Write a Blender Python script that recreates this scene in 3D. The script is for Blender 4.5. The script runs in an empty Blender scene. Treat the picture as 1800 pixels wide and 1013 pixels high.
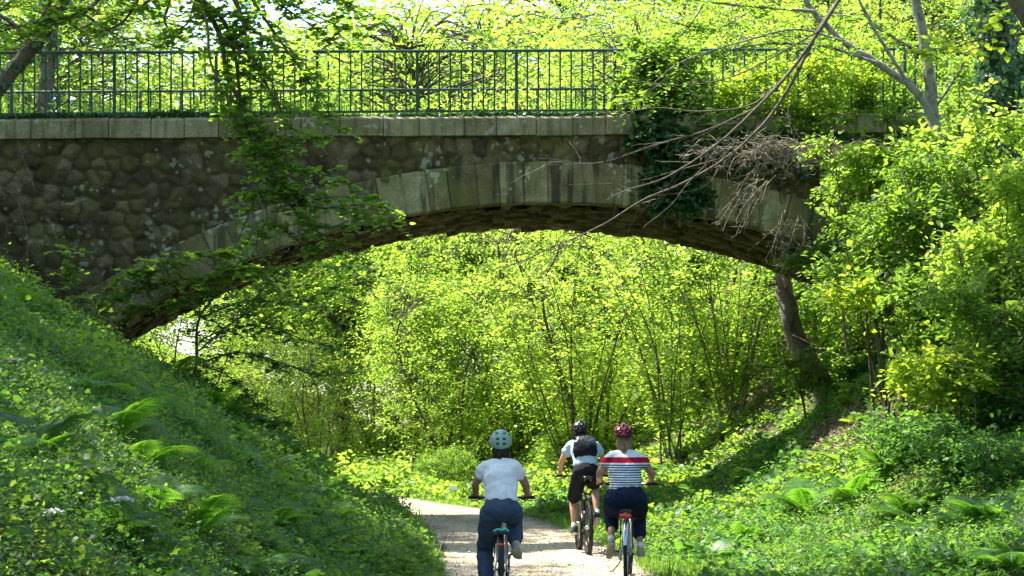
import bpy, math, random
import numpy as np
from mathutils import Vector, Matrix

# ------------------------------------------------------------------ camera, world, sun
SC = bpy.context.scene
COL = SC.collection
FPX, HZ, CAMH = 3400.0, 745.0, 1.8          # focal length in photo pixels, horizon row, eye height

cam_data = bpy.data.cameras.new('camera')
cam = bpy.data.objects.new('camera', cam_data)
COL.objects.link(cam)
cam.location = (0, 0, CAMH)
cam.rotation_euler = (math.radians(90), 0, 0)
cam_data.sensor_width = 36
cam_data.lens = FPX / 1800 * 36
cam_data.shift_y = (HZ - 506.5) / 1800
cam_data.clip_start = 0.1
cam_data.clip_end = 3000
SC.camera = cam

SUN_DIR = Vector((-0.46, 0.22, 0.86)).normalized()      # towards the sun
sun_el = math.asin(SUN_DIR.z)
w = bpy.data.worlds.new('World')
SC.world = w
w.use_nodes = True
nt = w.node_tree
bg = nt.nodes['Background']
sky = nt.nodes.new('ShaderNodeTexSky')
sky.sky_type = 'NISHITA'
sky.sun_disc = False
sky.sun_elevation = sun_el
sky.sun_rotation = math.atan2(SUN_DIR.x, SUN_DIR.y)
nt.links.new(sky.outputs[0], bg.inputs[0])
bg.inputs[1].default_value = 0.15

sd = bpy.data.lights.new('sun', 'SUN')
sd.energy = 5.0
sd.angle = math.radians(0.5)
sd.color = (1.0, 0.95, 0.86)
sun = bpy.data.objects.new('sun', sd)
COL.objects.link(sun)
sun.rotation_euler = SUN_DIR.to_track_quat('Z', 'Y').to_euler()
sun.location = (0, 0, 40)

SC.view_settings.view_transform = 'Standard'
SC.view_settings.look = 'None'
SC.view_settings.exposure = 1.72
SC.view_settings.gamma = 1
try:
    SC.cycles.max_bounces = 7
    SC.cycles.diffuse_bounces = 5
    SC.cycles.glossy_bounces = 2
    SC.cycles.transmission_bounces = 6
    SC.cycles.caustics_reflective = False
    SC.cycles.caustics_refractive = False
    SC.cycles.use_denoising = True
    SC.cycles.sample_clamp_indirect = 6
except Exception:
    pass

rng = np.random.default_rng(7)
random.seed(7)
R = math.radians


def P(px, py, Y):
    """the point that far away (Y metres) which the photograph shows at column px, row py"""
    return np.array([(px - 900) * Y / FPX, Y, CAMH + (HZ - py) * Y / FPX])


# ------------------------------------------------------------------ noise and terrain
_T = {}


def vnoise(x, y, seed=0):
    if seed not in _T:
        _T[seed] = np.random.default_rng(1000 + seed).random((256, 256))
    t = _T[seed]
    x = np.asarray(x, float); y = np.asarray(y, float)
    xi = np.floor(x).astype(int); yi = np.floor(y).astype(int)
    fx = x - xi; fy = y - yi
    fx = fx * fx * (3 - 2 * fx); fy = fy * fy * (3 - 2 * fy)
    a = t[xi & 255, yi & 255]; b = t[(xi + 1) & 255, yi & 255]
    c = t[xi & 255, (yi + 1) & 255]; d = t[(xi + 1) & 255, (yi + 1) & 255]
    return (a * (1 - fx) + b * fx) * (1 - fy) + (c * (1 - fx) + d * fx) * fy


def fbm(x, y, seed=0, o=3):
    s = 0; a = 1; n = 0
    for i in range(o):
        s = s + a * (vnoise(np.asarray(x) * 2 ** i, np.asarray(y) * 2 ** i, seed + i) - .5); n += a; a *= .5
    return s / n * 2


def sstep(x):
    x = np.clip(x, 0, 1); return x * x * (3 - 2 * x)


YC = [-10, 15, 22, 30, 35, 39, 44, 50, 58, 66, 80, 400]
XC = [.9, .75, .52, .05, -.55, -1.35, -3.0, -5.0, -6.7, -7.8, -9, -24]
DL = [-400, -60, -12.2, -8.7, -6.6, -3.6, -2.5, -1.2, 1.25, 2.5, 4, 6, 7, 9, 11, 12.4, 60, 400]
ZL = [8, 7.6, 7.2, 4.5, 3.0, 1.3, .40, 0, 0, .12, .45, 1.6, 2.4, 4.3, 6.6, 7.25, 7.6, 8]


def xc(Y):
    return np.interp(Y, YC, XC)


def zt(X, Y):
    X = np.asarray(X, float); Y = np.asarray(Y, float)
    d = X - xc(Y)
    z = np.interp(d - np.interp(Y, [35.5, 41], [0, 2.0]) * np.clip((d - 1.2) / 3, 0, 1), DL, ZL)
    m = np.clip((np.abs(d) - 1.6) / 2.5, 0, 1)
    return z + m * .28 * fbm(X * .5 + 3, Y * .5 + 9, 3)


def ground_at(px, py, y0=9.0, y1=75.0):
    Y = np.linspace(y0, y1, 3000)
    X = (px - 900) * Y / FPX
    Z = CAMH + (HZ - py) * Y / FPX
    k = np.argmax(zt(X, Y) >= Z)
    if not (zt(X, Y) >= Z).any():
        k = len(Y) - 1
    return np.array([X[k], Y[k], zt(X[k], Y[k])])


# ------------------------------------------------------------------ object helpers
def tag(o, label=None, cat=None, group=None, kind=None):
    if label: o['label'] = label
    if cat: o['category'] = cat
    if group: o['group'] = group
    if kind: o['kind'] = kind
    return o


def link(o, parent=None):
    COL.objects.link(o)
    if parent is not None:
        o.parent = parent
    return o


def empty(name, loc=(0, 0, 0), rz=0.0):
    o = bpy.data.objects.new(name, None)
    o.empty_display_size = .2
    o.location = loc
    o.rotation_euler = (0, 0, rz)
    return link(o)


def copy_tree(o, parent=None):
    c = o.copy()
    COL.objects.link(c)
    if parent is not None:
        c.parent = parent
    for ch in list(o.children):
        copy_tree(ch, c)
    return c


def quad_mesh(name, V, F, mats, smooth=False, midx=None, attrs=None):
    V = np.ascontiguousarray(V, dtype=np.float32); F = np.ascontiguousarray(F, dtype=np.int32)
    me = bpy.data.meshes.new(name)
    me.vertices.add(len(V)); me.vertices.foreach_set('co', V.ravel())
    k = F.shape[1]
    me.loops.add(F.size); me.polygons.add(len(F))
    me.loops.foreach_set('vertex_index', F.ravel())
    me.polygons.foreach_set('loop_start', np.arange(len(F), dtype=np.int32) * k)
    me.polygons.foreach_set('loop_total', np.full(len(F), k, dtype=np.int32))
    for m in (mats if isinstance(mats, (list, tuple)) else [mats]):
        me.materials.append(m)
    if midx is not None:
        me.polygons.foreach_set('material_index', np.asarray(midx, dtype=np.int32))
    me.polygons.foreach_set('use_smooth', np.full(len(F), bool(smooth)))
    me.update(calc_edges=True)
    me.validate(verbose=False)
    if attrs:
        for an, av in attrs.items():
            a = me.attributes.new(an, 'FLOAT', 'POINT')
            a.data.foreach_set('value', np.ascontiguousarray(av, dtype=np.float32))
    return me


def qobj(name, V, F, mats, parent=None, **kw):
    return link(bpy.data.objects.new(name, quad_mesh(name, V, F, mats, **kw)), parent)


class Q:
    """collects quads"""
    def __init__(s):
        s.v = []; s.f = []; s.n = 0

    def add(s, V, F):
        V = np.asarray(V, float); F = np.asarray(F, int)
        s.v.append(V); s.f.append(F + s.n); s.n += len(V)

    def get(s):
        if not s.v:
            return np.zeros((0, 3)), np.zeros((0, 4), int)
        return np.vstack(s.v), np.vstack(s.f)

    def tube(s, pts, rad, sides=5, caps=False, rad2=None, ref=None):
        pts = np.asarray(pts, float); n = len(pts)
        rad = np.broadcast_to(np.asarray(rad, float), (n,))
        r2 = rad if rad2 is None else np.broadcast_to(np.asarray(rad2, float), (n,))
        t = np.gradient(pts, axis=0)
        t /= np.linalg.norm(t, axis=1)[:, None] + 1e-9
        if ref is None:
            m = np.abs(t).mean(0); ref = np.eye(3)[int(np.argmin(m))]
        a = ref - (t @ ref)[:, None] * t
        a /= np.linalg.norm(a, axis=1)[:, None] + 1e-9
        b = np.cross(t, a)
        if caps:
            pts = np.vstack([pts[:1], pts, pts[-1:]]); rad = np.r_[1e-4, rad, 1e-4]; r2 = np.r_[1e-4, r2, 1e-4]
            a = np.vstack([a[:1], a, a[-1:]]); b = np.vstack([b[:1], b, b[-1:]]); n += 2
        th = np.linspace(0, 2 * np.pi, sides, endpoint=False)
        V = pts[:, None] + (np.cos(th)[None, :, None] * a[:, None] * rad[:, None, None]
                            + np.sin(th)[None, :, None] * b[:, None] * r2[:, None, None])
        i = np.arange(n - 1)[:, None] * sides; j = np.arange(sides)[None]
        j2 = (j + 1) % sides
        F = np.stack([i + j, i + j2, i + sides + j2, i + sides + j], -1).reshape(-1, 4)
        s.add(V.reshape(-1, 3), F)

    def box(s, c, h, rot=None):
        c = np.asarray(c, float)
        V = np.array([[x, y, z] for x in (-1, 1) for y in (-1, 1) for z in (-1, 1)], float) * np.asarray(h, float)
        if rot is not None:
            V = V @ np.asarray(rot).T
        s.add(V + c, [[0, 1, 3, 2], [4, 6, 7, 5], [0, 4, 5, 1], [2, 3, 7, 6], [0, 2, 6, 4], [1, 5, 7, 3]])

    def obj(s, name, mat, parent=None, smooth=False, bevel=0):
        V, F = s.get()
        o = qobj(name, V, F, mat, parent, smooth=smooth)
        if bevel:
            b = o.modifiers.new('bevel', 'BEVEL'); b.width = bevel; b.segments = 2; b.limit_method = 'ANGLE'
        return o


def smooth_path(pts, n=24):
    """Catmull-Rom through the points"""
    p = np.asarray(pts, float)
    if len(p) == 2:
        return p[0] + (p[1] - p[0]) * np.linspace(0, 1, n)[:, None]
    q = np.vstack([2 * p[0] - p[1], p, 2 * p[-1] - p[-2]])
    out = []
    u = np.linspace(0, len(p) - 1 - 1e-6, n)
    for s_ in u:
        i = int(s_); t = s_ - i
        a, b, c, d = q[i], q[i + 1], q[i + 2], q[i + 3]
        out.append(.5 * ((2 * b) + (c - a) * t + (2 * a - 5 * b + 4 * c - d) * t * t + (3 * b - a - 3 * c + d) * t ** 3))
    return np.array(out)


# ------------------------------------------------------------------ materials
def newmat(name):
    m = bpy.data.materials.new(name); m.use_nodes = True
    nt = m.node_tree
    p = nt.nodes['Principled BSDF']
    return m, nt, p


def N(nt, t, **kw):
    n = nt.nodes.new(t)
    for k, v in kw.items():
        if k.startswith('i_'):
            key = k[2:]
            n.inputs[int(key) if key.isdigit() else key].default_value = v
        else:
            setattr(n, k, v)
    return n


def L_(nt, a, b):
    nt.links.new(a, b)


def ramp(nt, stops, interp='LINEAR'):
    r = nt.nodes.new('ShaderNodeValToRGB')
    r.color_ramp.interpolation = interp
    e = r.color_ramp.elements
    while len(e) < len(stops):
        e.new(.5)
    for el, (p, c) in zip(e, stops):
        el.position = p
        el.color = (c[0], c[1], c[2], 1) if isinstance(c, (tuple, list)) else (c, c, c, 1)
    return r


def leaf_mat(name, c1, c2, t1, t2, mixf=.48, rough=.45, spec=.35):
    """two-sided leaf: reflects c1..c2, lets t1..t2 through"""
    m, nt, p = newmat(name)
    g = N(nt, 'ShaderNodeNewGeometry'); oi = N(nt, 'ShaderNodeObjectInfo')
    tc = N(nt, 'ShaderNodeTexCoord')
    nz = N(nt, 'ShaderNodeTexNoise'); nz.inputs['Scale'].default_value = 1.6; nz.inputs['Detail'].default_value = 3
    L_(nt, g.outputs['Position'], nz.inputs['Vector'])
    a = N(nt, 'ShaderNodeMath', operation='MULTIPLY', i_1=.42); L_(nt, g.outputs['Random Per Island'], a.inputs[0])
    b = N(nt, 'ShaderNodeMath', operation='MULTIPLY_ADD', i_1=.62); L_(nt, nz.outputs[0], b.inputs[0]); L_(nt, a.outputs[0], b.inputs[2])
    c = N(nt, 'ShaderNodeMath', operation='MULTIPLY_ADD', i_1=.14); L_(nt, oi.outputs['Random'], c.inputs[0]); L_(nt, b.outputs[0], c.inputs[2])
    r1 = ramp(nt, [(.15, c1), (.85, c2)]); r2 = ramp(nt, [(.15, t1), (.85, t2)])
    L_(nt, c.outputs[0], r1.inputs[0]); L_(nt, c.outputs[0], r2.inputs[0])
    L_(nt, r1.outputs[0], p.inputs['Base Color'])
    p.inputs['Roughness'].default_value = rough
    p.inputs['Specular IOR Level'].default_value = spec
    tr = N(nt, 'ShaderNodeBsdfTranslucent'); L_(nt, r2.outputs[0], tr.inputs[0])
    mx = N(nt, 'ShaderNodeMixShader', i_0=mixf)
    L_(nt, p.outputs[0], mx.inputs[1]); L_(nt, tr.outputs[0], mx.inputs[2])
    L_(nt, mx.outputs[0], nt.nodes['Material Output'].inputs[0])
    return m


def noisy(name, c1, c2, scale=6, rough=.8, bump=.3, bscale=40, detail=5, metal=0, spec=.3, c3=None, dist=.01):
    m, nt, p = newmat(name)
    tc = N(nt, 'ShaderNodeTexCoord')
    nz = N(nt, 'ShaderNodeTexNoise'); nz.inputs['Scale'].default_value = scale; nz.inputs['Detail'].default_value = detail
    L_(nt, tc.outputs['Object'], nz.inputs['Vector'])
    st = [(.3, c1), (.7, c2)] if c3 is None else [(.3, c1), (.55, c2), (.72, c3)]
    r = ramp(nt, st); L_(nt, nz.outputs[0], r.inputs[0]); L_(nt, r.outputs[0], p.inputs['Base Color'])
    p.inputs['Roughness'].default_value = rough; p.inputs['Metallic'].default_value = metal
    p.inputs['Specular IOR Level'].default_value = spec
    if bump:
        n2 = N(nt, 'ShaderNodeTexNoise'); n2.inputs['Scale'].default_value = bscale; n2.inputs['Detail'].default_value = 4
        L_(nt, tc.outputs['Object'], n2.inputs['Vector'])
        bp = N(nt, 'ShaderNodeBump'); bp.inputs['Strength'].default_value = bump; bp.inputs['Distance'].default_value = dist
        L_(nt, n2.outputs[0], bp.inputs['Height']); L_(nt, bp.outputs[0], p.inputs['Normal'])
    return m


def stone_mat(name, dark, mid, light, lichen=.5, moss=.4, streak=0.0):
    m, nt, p = newmat(name)
    tc = N(nt, 'ShaderNodeTexCoord')
    at = N(nt, 'ShaderNodeAttribute', attribute_name='tint')
    dp = N(nt, 'ShaderNodeAttribute', attribute_name='joint')
    n1 = N(nt, 'ShaderNodeTexNoise'); n1.inputs['Scale'].default_value = 2.2; n1.inputs['Detail'].default_value = 8; n1.inputs['Roughness'].default_value = .65
    L_(nt, tc.outputs['Object'], n1.inputs['Vector'])
    ad = N(nt, 'ShaderNodeMath', operation='MULTIPLY_ADD', i_1=.5); L_(nt, at.outputs['Fac'], ad.inputs[0])
    m1 = N(nt, 'ShaderNodeMath', operation='MULTIPLY_ADD', i_1=1.25, i_2=-.38); L_(nt, n1.outputs[0], m1.inputs[0]); L_(nt, m1.outputs[0], ad.inputs[2])
    r = ramp(nt, [(.1, dark), (.5, mid), (.9, light)]); L_(nt, ad.outputs[0], r.inputs[0])
    col = r.outputs[0]
    # fine grain
    ng = N(nt, 'ShaderNodeTexNoise'); ng.inputs['Scale'].default_value = 45; ng.inputs['Detail'].default_value = 4
    L_(nt, tc.outputs['Object'], ng.inputs['Vector'])
    rg = ramp(nt, [(.3, .55), (.7, 1.35)]); L_(nt, ng.outputs[0], rg.inputs[0])
    mg = N(nt, 'ShaderNodeMix', data_type='RGBA', blend_type='MULTIPLY'); mg.inputs[0].default_value = .8
    L_(nt, col, mg.inputs[6]); L_(nt, rg.outputs[0], mg.inputs[7]); col = mg.outputs[2]
    # vertical wash stains
    if streak:
        mp = N(nt, 'ShaderNodeMapping'); mp.inputs['Scale'].default_value = (5.5, 5.5, .7)
        L_(nt, tc.outputs['Object'], mp.inputs['Vector'])
        ns = N(nt, 'ShaderNodeTexNoise'); ns.inputs['Scale'].default_value = 1.2; ns.inputs['Detail'].default_value = 5
        L_(nt, mp.outputs[0], ns.inputs['Vector'])
        rs = ramp(nt, [(.50, 0.0), (.62, 1.0)]); L_(nt, ns.outputs[0], rs.inputs[0])
        ms = N(nt, 'ShaderNodeMath', operation='MULTIPLY', i_1=streak); L_(nt, rs.outputs[0], ms.inputs[0])
        mx = N(nt, 'ShaderNodeMix', data_type='RGBA'); L_(nt, ms.outputs[0], mx.inputs[0]); L_(nt, col, mx.inputs[6])
        mx.inputs[7].default_value = (.035, .035, .022, 1); col = mx.outputs[2]
    # moss
    n2 = N(nt, 'ShaderNodeTexNoise'); n2.inputs['Scale'].default_value = 1.6; n2.inputs['Detail'].default_value = 7
    mp2 = N(nt, 'ShaderNodeMapping'); mp2.inputs['Location'].default_value = (5, 3, 8); L_(nt, tc.outputs['Object'], mp2.inputs[0])
    L_(nt, mp2.outputs[0], n2.inputs['Vector'])
    r2 = ramp(nt, [(.45, 0.0), (.68, moss)]); L_(nt, n2.outputs[0], r2.inputs[0])
    mm = N(nt, 'ShaderNodeMix', data_type='RGBA'); L_(nt, r2.outputs[0], mm.inputs[0]); L_(nt, col, mm.inputs[6])
    mm.inputs[7].default_value = (.13, .135, .035, 1); col = mm.outputs[2]
    # lichen spots
    vo = N(nt, 'ShaderNodeTexVoronoi', feature='SMOOTH_F1'); vo.inputs['Scale'].default_value = 7.5
    nd = N(nt, 'ShaderNodeTexNoise'); nd.inputs['Scale'].default_value = 9; nd.inputs['Detail'].default_value = 3
    L_(nt, tc.outputs['Object'], nd.inputs['Vector'])
    va = N(nt, 'ShaderNodeVectorMath', operation='MULTIPLY_ADD'); va.inputs[1].default_value = (.12, .12, .12)
    L_(nt, nd.outputs['Color'], va.inputs[0]); L_(nt, tc.outputs['Object'], va.inputs[2]); L_(nt, va.outputs[0], vo.inputs['Vector'])
    n3 = N(nt, 'ShaderNodeTexNoise'); n3.inputs['Scale'].default_value = 1.3; n3.inputs['Detail'].default_value = 3
    mp3 = N(nt, 'ShaderNodeMapping'); mp3.inputs['Location'].default_value = (15, 1, 2); L_(nt, tc.outputs['Object'], mp3.inputs[0]); L_(nt, mp3.outputs[0], n3.inputs['Vector'])
    r3 = ramp(nt, [(.42, 0.0), (.62, .33)]); L_(nt, n3.outputs[0], r3.inputs[0])
    sb = N(nt, 'ShaderNodeMath', operation='SUBTRACT'); L_(nt, r3.outputs[0], sb.inputs[0]); L_(nt, vo.outputs['Distance'], sb.inputs[1])
    r4 = ramp(nt, [(.0, 0.0), (.03, lichen)]); L_(nt, sb.outputs[0], r4.inputs[0])
    ml = N(nt, 'ShaderNodeMix', data_type='RGBA'); L_(nt, r4.outputs[0], ml.inputs[0]); L_(nt, col, ml.inputs[6])
    ml.inputs[7].default_value = (.34, .36, .27, 1); col = ml.outputs[2]
    # joints
    mj = N(nt, 'ShaderNodeMix', data_type='RGBA'); L_(nt, dp.outputs['Fac'], mj.inputs[0]); L_(nt, col, mj.inputs[6])
    mj.inputs[7].default_value = (.045, .04, .022, 1) if name == 'rubble' else (.035, .032, .02, 1); col = mj.outputs[2]
    L_(nt, col, p.inputs['Base Color'])
    p.inputs['Roughness'].default_value = .9; p.inputs['Specular IOR Level'].default_value = .15
    bp = N(nt, 'ShaderNodeBump'); bp.inputs['Strength'].default_value = .6; bp.inputs['Distance'].default_value = .012
    L_(nt, ng.outputs[0], bp.inputs['Height']); L_(nt, bp.outputs[0], p.inputs['Normal'])
    return m


M = {}
M['rubble'] = stone_mat('rubble', (.034, .028, .012), (.085, .071, .034), (.20, .168, .09), lichen=.5, moss=.5)
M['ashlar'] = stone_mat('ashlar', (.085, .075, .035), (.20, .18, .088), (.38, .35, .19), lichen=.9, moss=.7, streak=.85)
M['coping'] = stone_mat('coping', (.11, .10, .05), (.22, .20, .105), (.37, .345, .21), lichen=.6, moss=.4, streak=.45)
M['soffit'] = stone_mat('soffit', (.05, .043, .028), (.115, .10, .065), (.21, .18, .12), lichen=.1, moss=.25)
M['bark'] = noisy('bark', (.045, .035, .022), (.13, .105, .07), scale=9, bump=.8, bscale=30, c3=(.10, .11, .04), dist=.02)
M['greybark'] = noisy('greybark', (.09, .08, .06), (.27, .26, .21), scale=11, bump=.6, bscale=35, c3=(.2, .22, .1), dist=.015)
M['mossbark'] = noisy('mossbark', (.05, .04, .025), (.20, .18, .13), scale=5, bump=.8, bscale=22, c3=(.10, .115, .035), dist=.03)
M['twig'] = noisy('twig', (.07, .05, .03), (.17, .13, .085), scale=14, bump=0)
M['deadtwig'] = noisy('deadtwig', (.10, .085, .055), (.27, .23, .155), scale=10, bump=0)
M['rail'] = noisy('rail', (.004, .024, .016), (.009, .048, .032), scale=7, rough=.42, bump=.15, bscale=60, spec=.5, c3=(.05, .10, .06))

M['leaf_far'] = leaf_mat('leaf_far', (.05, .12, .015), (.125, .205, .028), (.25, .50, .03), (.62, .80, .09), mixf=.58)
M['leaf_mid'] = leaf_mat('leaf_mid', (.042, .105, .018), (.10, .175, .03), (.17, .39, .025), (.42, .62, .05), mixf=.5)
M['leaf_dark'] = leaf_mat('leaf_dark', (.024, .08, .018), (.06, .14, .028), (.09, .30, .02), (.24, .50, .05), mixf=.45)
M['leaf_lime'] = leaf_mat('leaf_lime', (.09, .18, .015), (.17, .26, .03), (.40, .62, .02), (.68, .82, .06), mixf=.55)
M['ivy'] = leaf_mat('ivy', (.016, .06, .02), (.06, .14, .05), (.04, .14, .02), (.14, .30, .04), mixf=.3, rough=.3, spec=.5)
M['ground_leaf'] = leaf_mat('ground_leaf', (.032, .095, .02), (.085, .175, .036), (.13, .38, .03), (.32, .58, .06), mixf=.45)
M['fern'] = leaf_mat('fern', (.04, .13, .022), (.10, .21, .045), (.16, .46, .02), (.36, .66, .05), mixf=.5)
M['grass'] = leaf_mat('grass', (.05, .13, .02), (.12, .21, .04), (.2, .48, .03), (.42, .66, .06), mixf=.45)


# ------------------------------------------------------------------ leaves
T_OVATE = (np.array([[0, 0, 0], [-.27, .28, .07], [-.24, .68, .06], [0, 1, -.08], [.24, .68, .06], [.27, .28, .07]]),
           np.array([[0, 1, 2, 3], [0, 3, 4, 5]]))
T_ROUND = (np.array([[0, 0, 0], [-.42, .18, .08], [-.42, .62, .06], [0, .95, -.06], [.42, .62, .06], [.42, .18, .08]]),
           np.array([[0, 1, 2, 3], [0, 3, 4, 5]]))
T_LOBED = (np.array([[0, 0, 0], [-.40, -.06, .03], [-.50, .44, .06], [0, .5, 0], [-.16, .62, .03], [0, 1, -.08],
                     [.16, .62, .03], [.50, .44, .06], [.40, -.06, .03]]),
           np.array([[0, 1, 2, 3], [3, 2, 4, 5], [0, 3, 7, 8], [3, 5, 6, 7]]))
T_BLADE = (np.array([[-.03, 0, 0], [.03, 0, 0], [-.028, .5, .06], [.028, .5, .06], [-.002, .95, .28], [.002, .95, .28]]),
           np.array([[0, 1, 3, 2], [2, 3, 5, 4]]))


def norm(a):
    return a / (np.linalg.norm(a, axis=-1, keepdims=True) + 1e-9)


def leaf_arrays(C, D, Nn, Ln, tpl):
    """leaves at C pointing along D with face normal about Nn, length Ln"""
    tv, tf = tpl
    D = norm(D); B = norm(np.cross(D, Nn)); Nn = np.cross(B, D)
    Ln = np.broadcast_to(Ln, (len(C),))[:, None, None]
    V = C[:, None] + Ln * (tv[None, :, 0:1] * B[:, None] + tv[None, :, 1:2] * D[:, None] + tv[None, :, 2:3] * Nn[:, None])
    F = (tf[None] + (np.arange(len(C)) * len(tv))[:, None, None]).reshape(-1, 4)
    return V.reshape(-1, 3), F


def rand_leaves(C, size, tpl, up=1.0, tilt=.75, r=None, droop=-.15, jit=.35):
    r = r or rng
    n = len(C)
    az = r.uniform(0, 2 * np.pi, n)
    D = np.stack([np.cos(az), np.sin(az), droop + r.normal(0, .35, n)], 1)
    Nn = np.stack([r.normal(0, tilt, n), r.normal(0, tilt, n), np.full(n, up)], 1)
    return leaf_arrays(C, D, Nn, size * r.uniform(1 - jit, 1 + jit, n), tpl)


def sprays(q_leaf, q_twig, paths, per_m=7, tw_len=(.2, .55), leaf=.08, tpl=T_OVATE, leaves_per=9, start=.15, r=None, sag=.25, twr=.004):
    """side twigs with alternate leaves along given branch paths"""
    r = r or rng
    for pth in paths:
        seg = np.linalg.norm(np.diff(pth, axis=0), axis=1); cum = np.r_[0, np.cumsum(seg)]; tot = cum[-1]
        n = max(3, int(tot * per_m))
        s = r.uniform(start * tot, tot, n)
        base = np.stack([np.interp(s, cum, pth[:, k]) for k in range(3)], 1)
        az = r.uniform(0, 2 * np.pi, n)
        d = norm(np.stack([np.cos(az), np.sin(az), r.normal(.0, .35, n)], 1))
        ln = r.uniform(tw_len[0], tw_len[1], n)
        for i in range(n):
            tt = np.linspace(0, 1, 5)[:, None]
            tw = base[i] + d[i] * ln[i] * tt + np.array([0, 0, -sag * ln[i]]) * tt ** 2
            q_twig.tube(tw, np.linspace(twr, twr * .3, 5), 3)
            k = max(3, int(leaves_per * r.uniform(.6, 1.3)))
            u = np.linspace(.15, 1, k)
            c = base[i] + d[i] * ln[i] * u[:, None] + np.array([0, 0, -sag * ln[i]]) * u[:, None] ** 2
            side = norm(np.cross(d[i], [0, 0, 1.0])) * np.where(np.arange(k) % 2, 1, -1)[:, None]
            D = side * .9 + d[i] * .6 + r.normal(0, .25, (k, 3))
            Nn = np.stack([r.normal(0, .35, k), r.normal(0, .35, k), np.ones(k)], 1)
            q_leaf.add(*leaf_arrays(c, D, Nn, leaf * r.uniform(.65, 1.25, k), tpl))


def plant_arrays(seed, ells, ncl, lpc, leaf, cr, tpl=T_OVATE, trunk=None, tr=(.12, .03), stems=1, shell=.35, flat=.5, br=.018,
                 branch_every=1, fan=.0, tilt=.75):
    """trunk+branches (Q) and leaves (Q) for a plant standing at the origin; ells: list of (cx,cy,cz,rx,ry,rz)"""
    r = np.random.default_rng(seed)
    qb, ql = Q(), Q()
    vol = np.array([e[3] * e[4] * e[5] for e in ells]); vol = vol / vol.sum()
    which = r.choice(len(ells), ncl, p=vol)
    u = norm(r.normal(0, 1, (ncl, 3))) * (shell + (1 - shell) * r.random(ncl) ** .5)[:, None]
    E = np.array(ells, float)[which]
    cl = E[:, :3] + u * E[:, 3:]
    cl = cl[cl[:, 2] > .1]; ncl = len(cl)
    trunks = []
    if trunk is not None:
        trunks.append(smooth_path(trunk, 22))
    else:
        for s_ in range(stems):
            e = ells[s_ % len(ells)]
            az = r.uniform(0, 6.28)
            tip = np.array([e[0] + fan * np.cos(az) * e[3], e[1] + fan * np.sin(az) * e[4], e[2] + e[5] * .5])
            b0 = np.array([.24 * np.cos(az), .24 * np.sin(az), -.2]) if stems > 1 else np.array([0, 0, -.2])
            mid = b0 * .5 + tip * .5 + r.normal(0, .05, 3) * np.linalg.norm(tip) + np.array([0, 0, .1 * tip[2]]) * (1 if stems > 1 else 0)
            trunks.append(smooth_path([b0, mid, tip], 14))
    for t in trunks:
        n = len(t)
        qb.tube(t, np.interp(np.linspace(0, 1, n), [0, .06, 1], [tr[0] * 1.35, tr[0], tr[1]]), 8)
    allp = np.vstack([t[len(t) // 4:] for t in trunks])
    for i in range(0, ncl, branch_every):
        c = cl[i]
        w_ = np.linalg.norm(allp - c, axis=1) + np.clip(allp[:, 2] - c[2], 0, None) * 1.5
        k = np.argmin(w_ + r.uniform(0, .8, len(allp)))
        a = allp[k]; d = c - a; ln = np.linalg.norm(d)
        if ln < .15: continue
        m1 = a + d * .35 + np.array([0, 0, .14 * ln]) + r.normal(0, .07 * ln, 3)
        m2 = a + d * .7 + np.array([0, 0, .10 * ln]) + r.normal(0, .06 * ln, 3)
        pth = smooth_path([a, m1, m2, c], 9)
        r0 = br * min(1.6, .5 + ln * .35)
        qb.tube(pth, np.linspace(r0, r0 * .2, 9), 4)
    # leaves gather on short random twigs inside every clump
    nt_ = max(2, lpc // 7)
    tb = np.repeat(cl, nt_, 0); n2 = len(tb)
    az = r.uniform(0, 6.283, n2)
    td = np.stack([np.cos(az), np.sin(az), r.normal(-.05, flat, n2)], 1)
    tl = cr * r.uniform(.5, 1.35, n2)
    C = []; D = []
    for j in range(7):
        f = (j + 1) / 7
        c = tb + td * (tl * f)[:, None] + r.normal(0, leaf * .35, (n2, 3)) + np.array([0, 0, -1.0]) * (tl * .25 * f * f)[:, None]
        side = norm(np.cross(td, np.array([0, 0, 1.0]))) * (1 if j % 2 else -1)
        C.append(c); D.append(side * .8 + td * .7 + r.normal(0, .35, (n2, 3)))
    C = np.vstack(C); D = np.vstack(D); n3 = len(C)
    Nn = np.stack([r.normal(0, tilt, n3), r.normal(0, tilt, n3), np.ones(n3)], 1)
    ql.add(*leaf_arrays(C, D, Nn, leaf * np.clip(np.exp(r.normal(0, .33, n3)), .4, 2), tpl))
    return qb, ql


def plant(name, base, seed, ells, ncl, lpc, leaf, cr, mat, label, cat, group=None, bark='bark', rz=0, crown='crown', trunkname='trunk', **kw):
    qb, ql = plant_arrays(seed, ells, ncl, lpc, leaf, cr, **kw)
    root = empty(name, base, rz)
    tag(root, label, cat, group)
    qb.obj(trunkname, M[bark], root, smooth=True)
    ql.obj(crown, M[mat], root)
    return root

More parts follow.
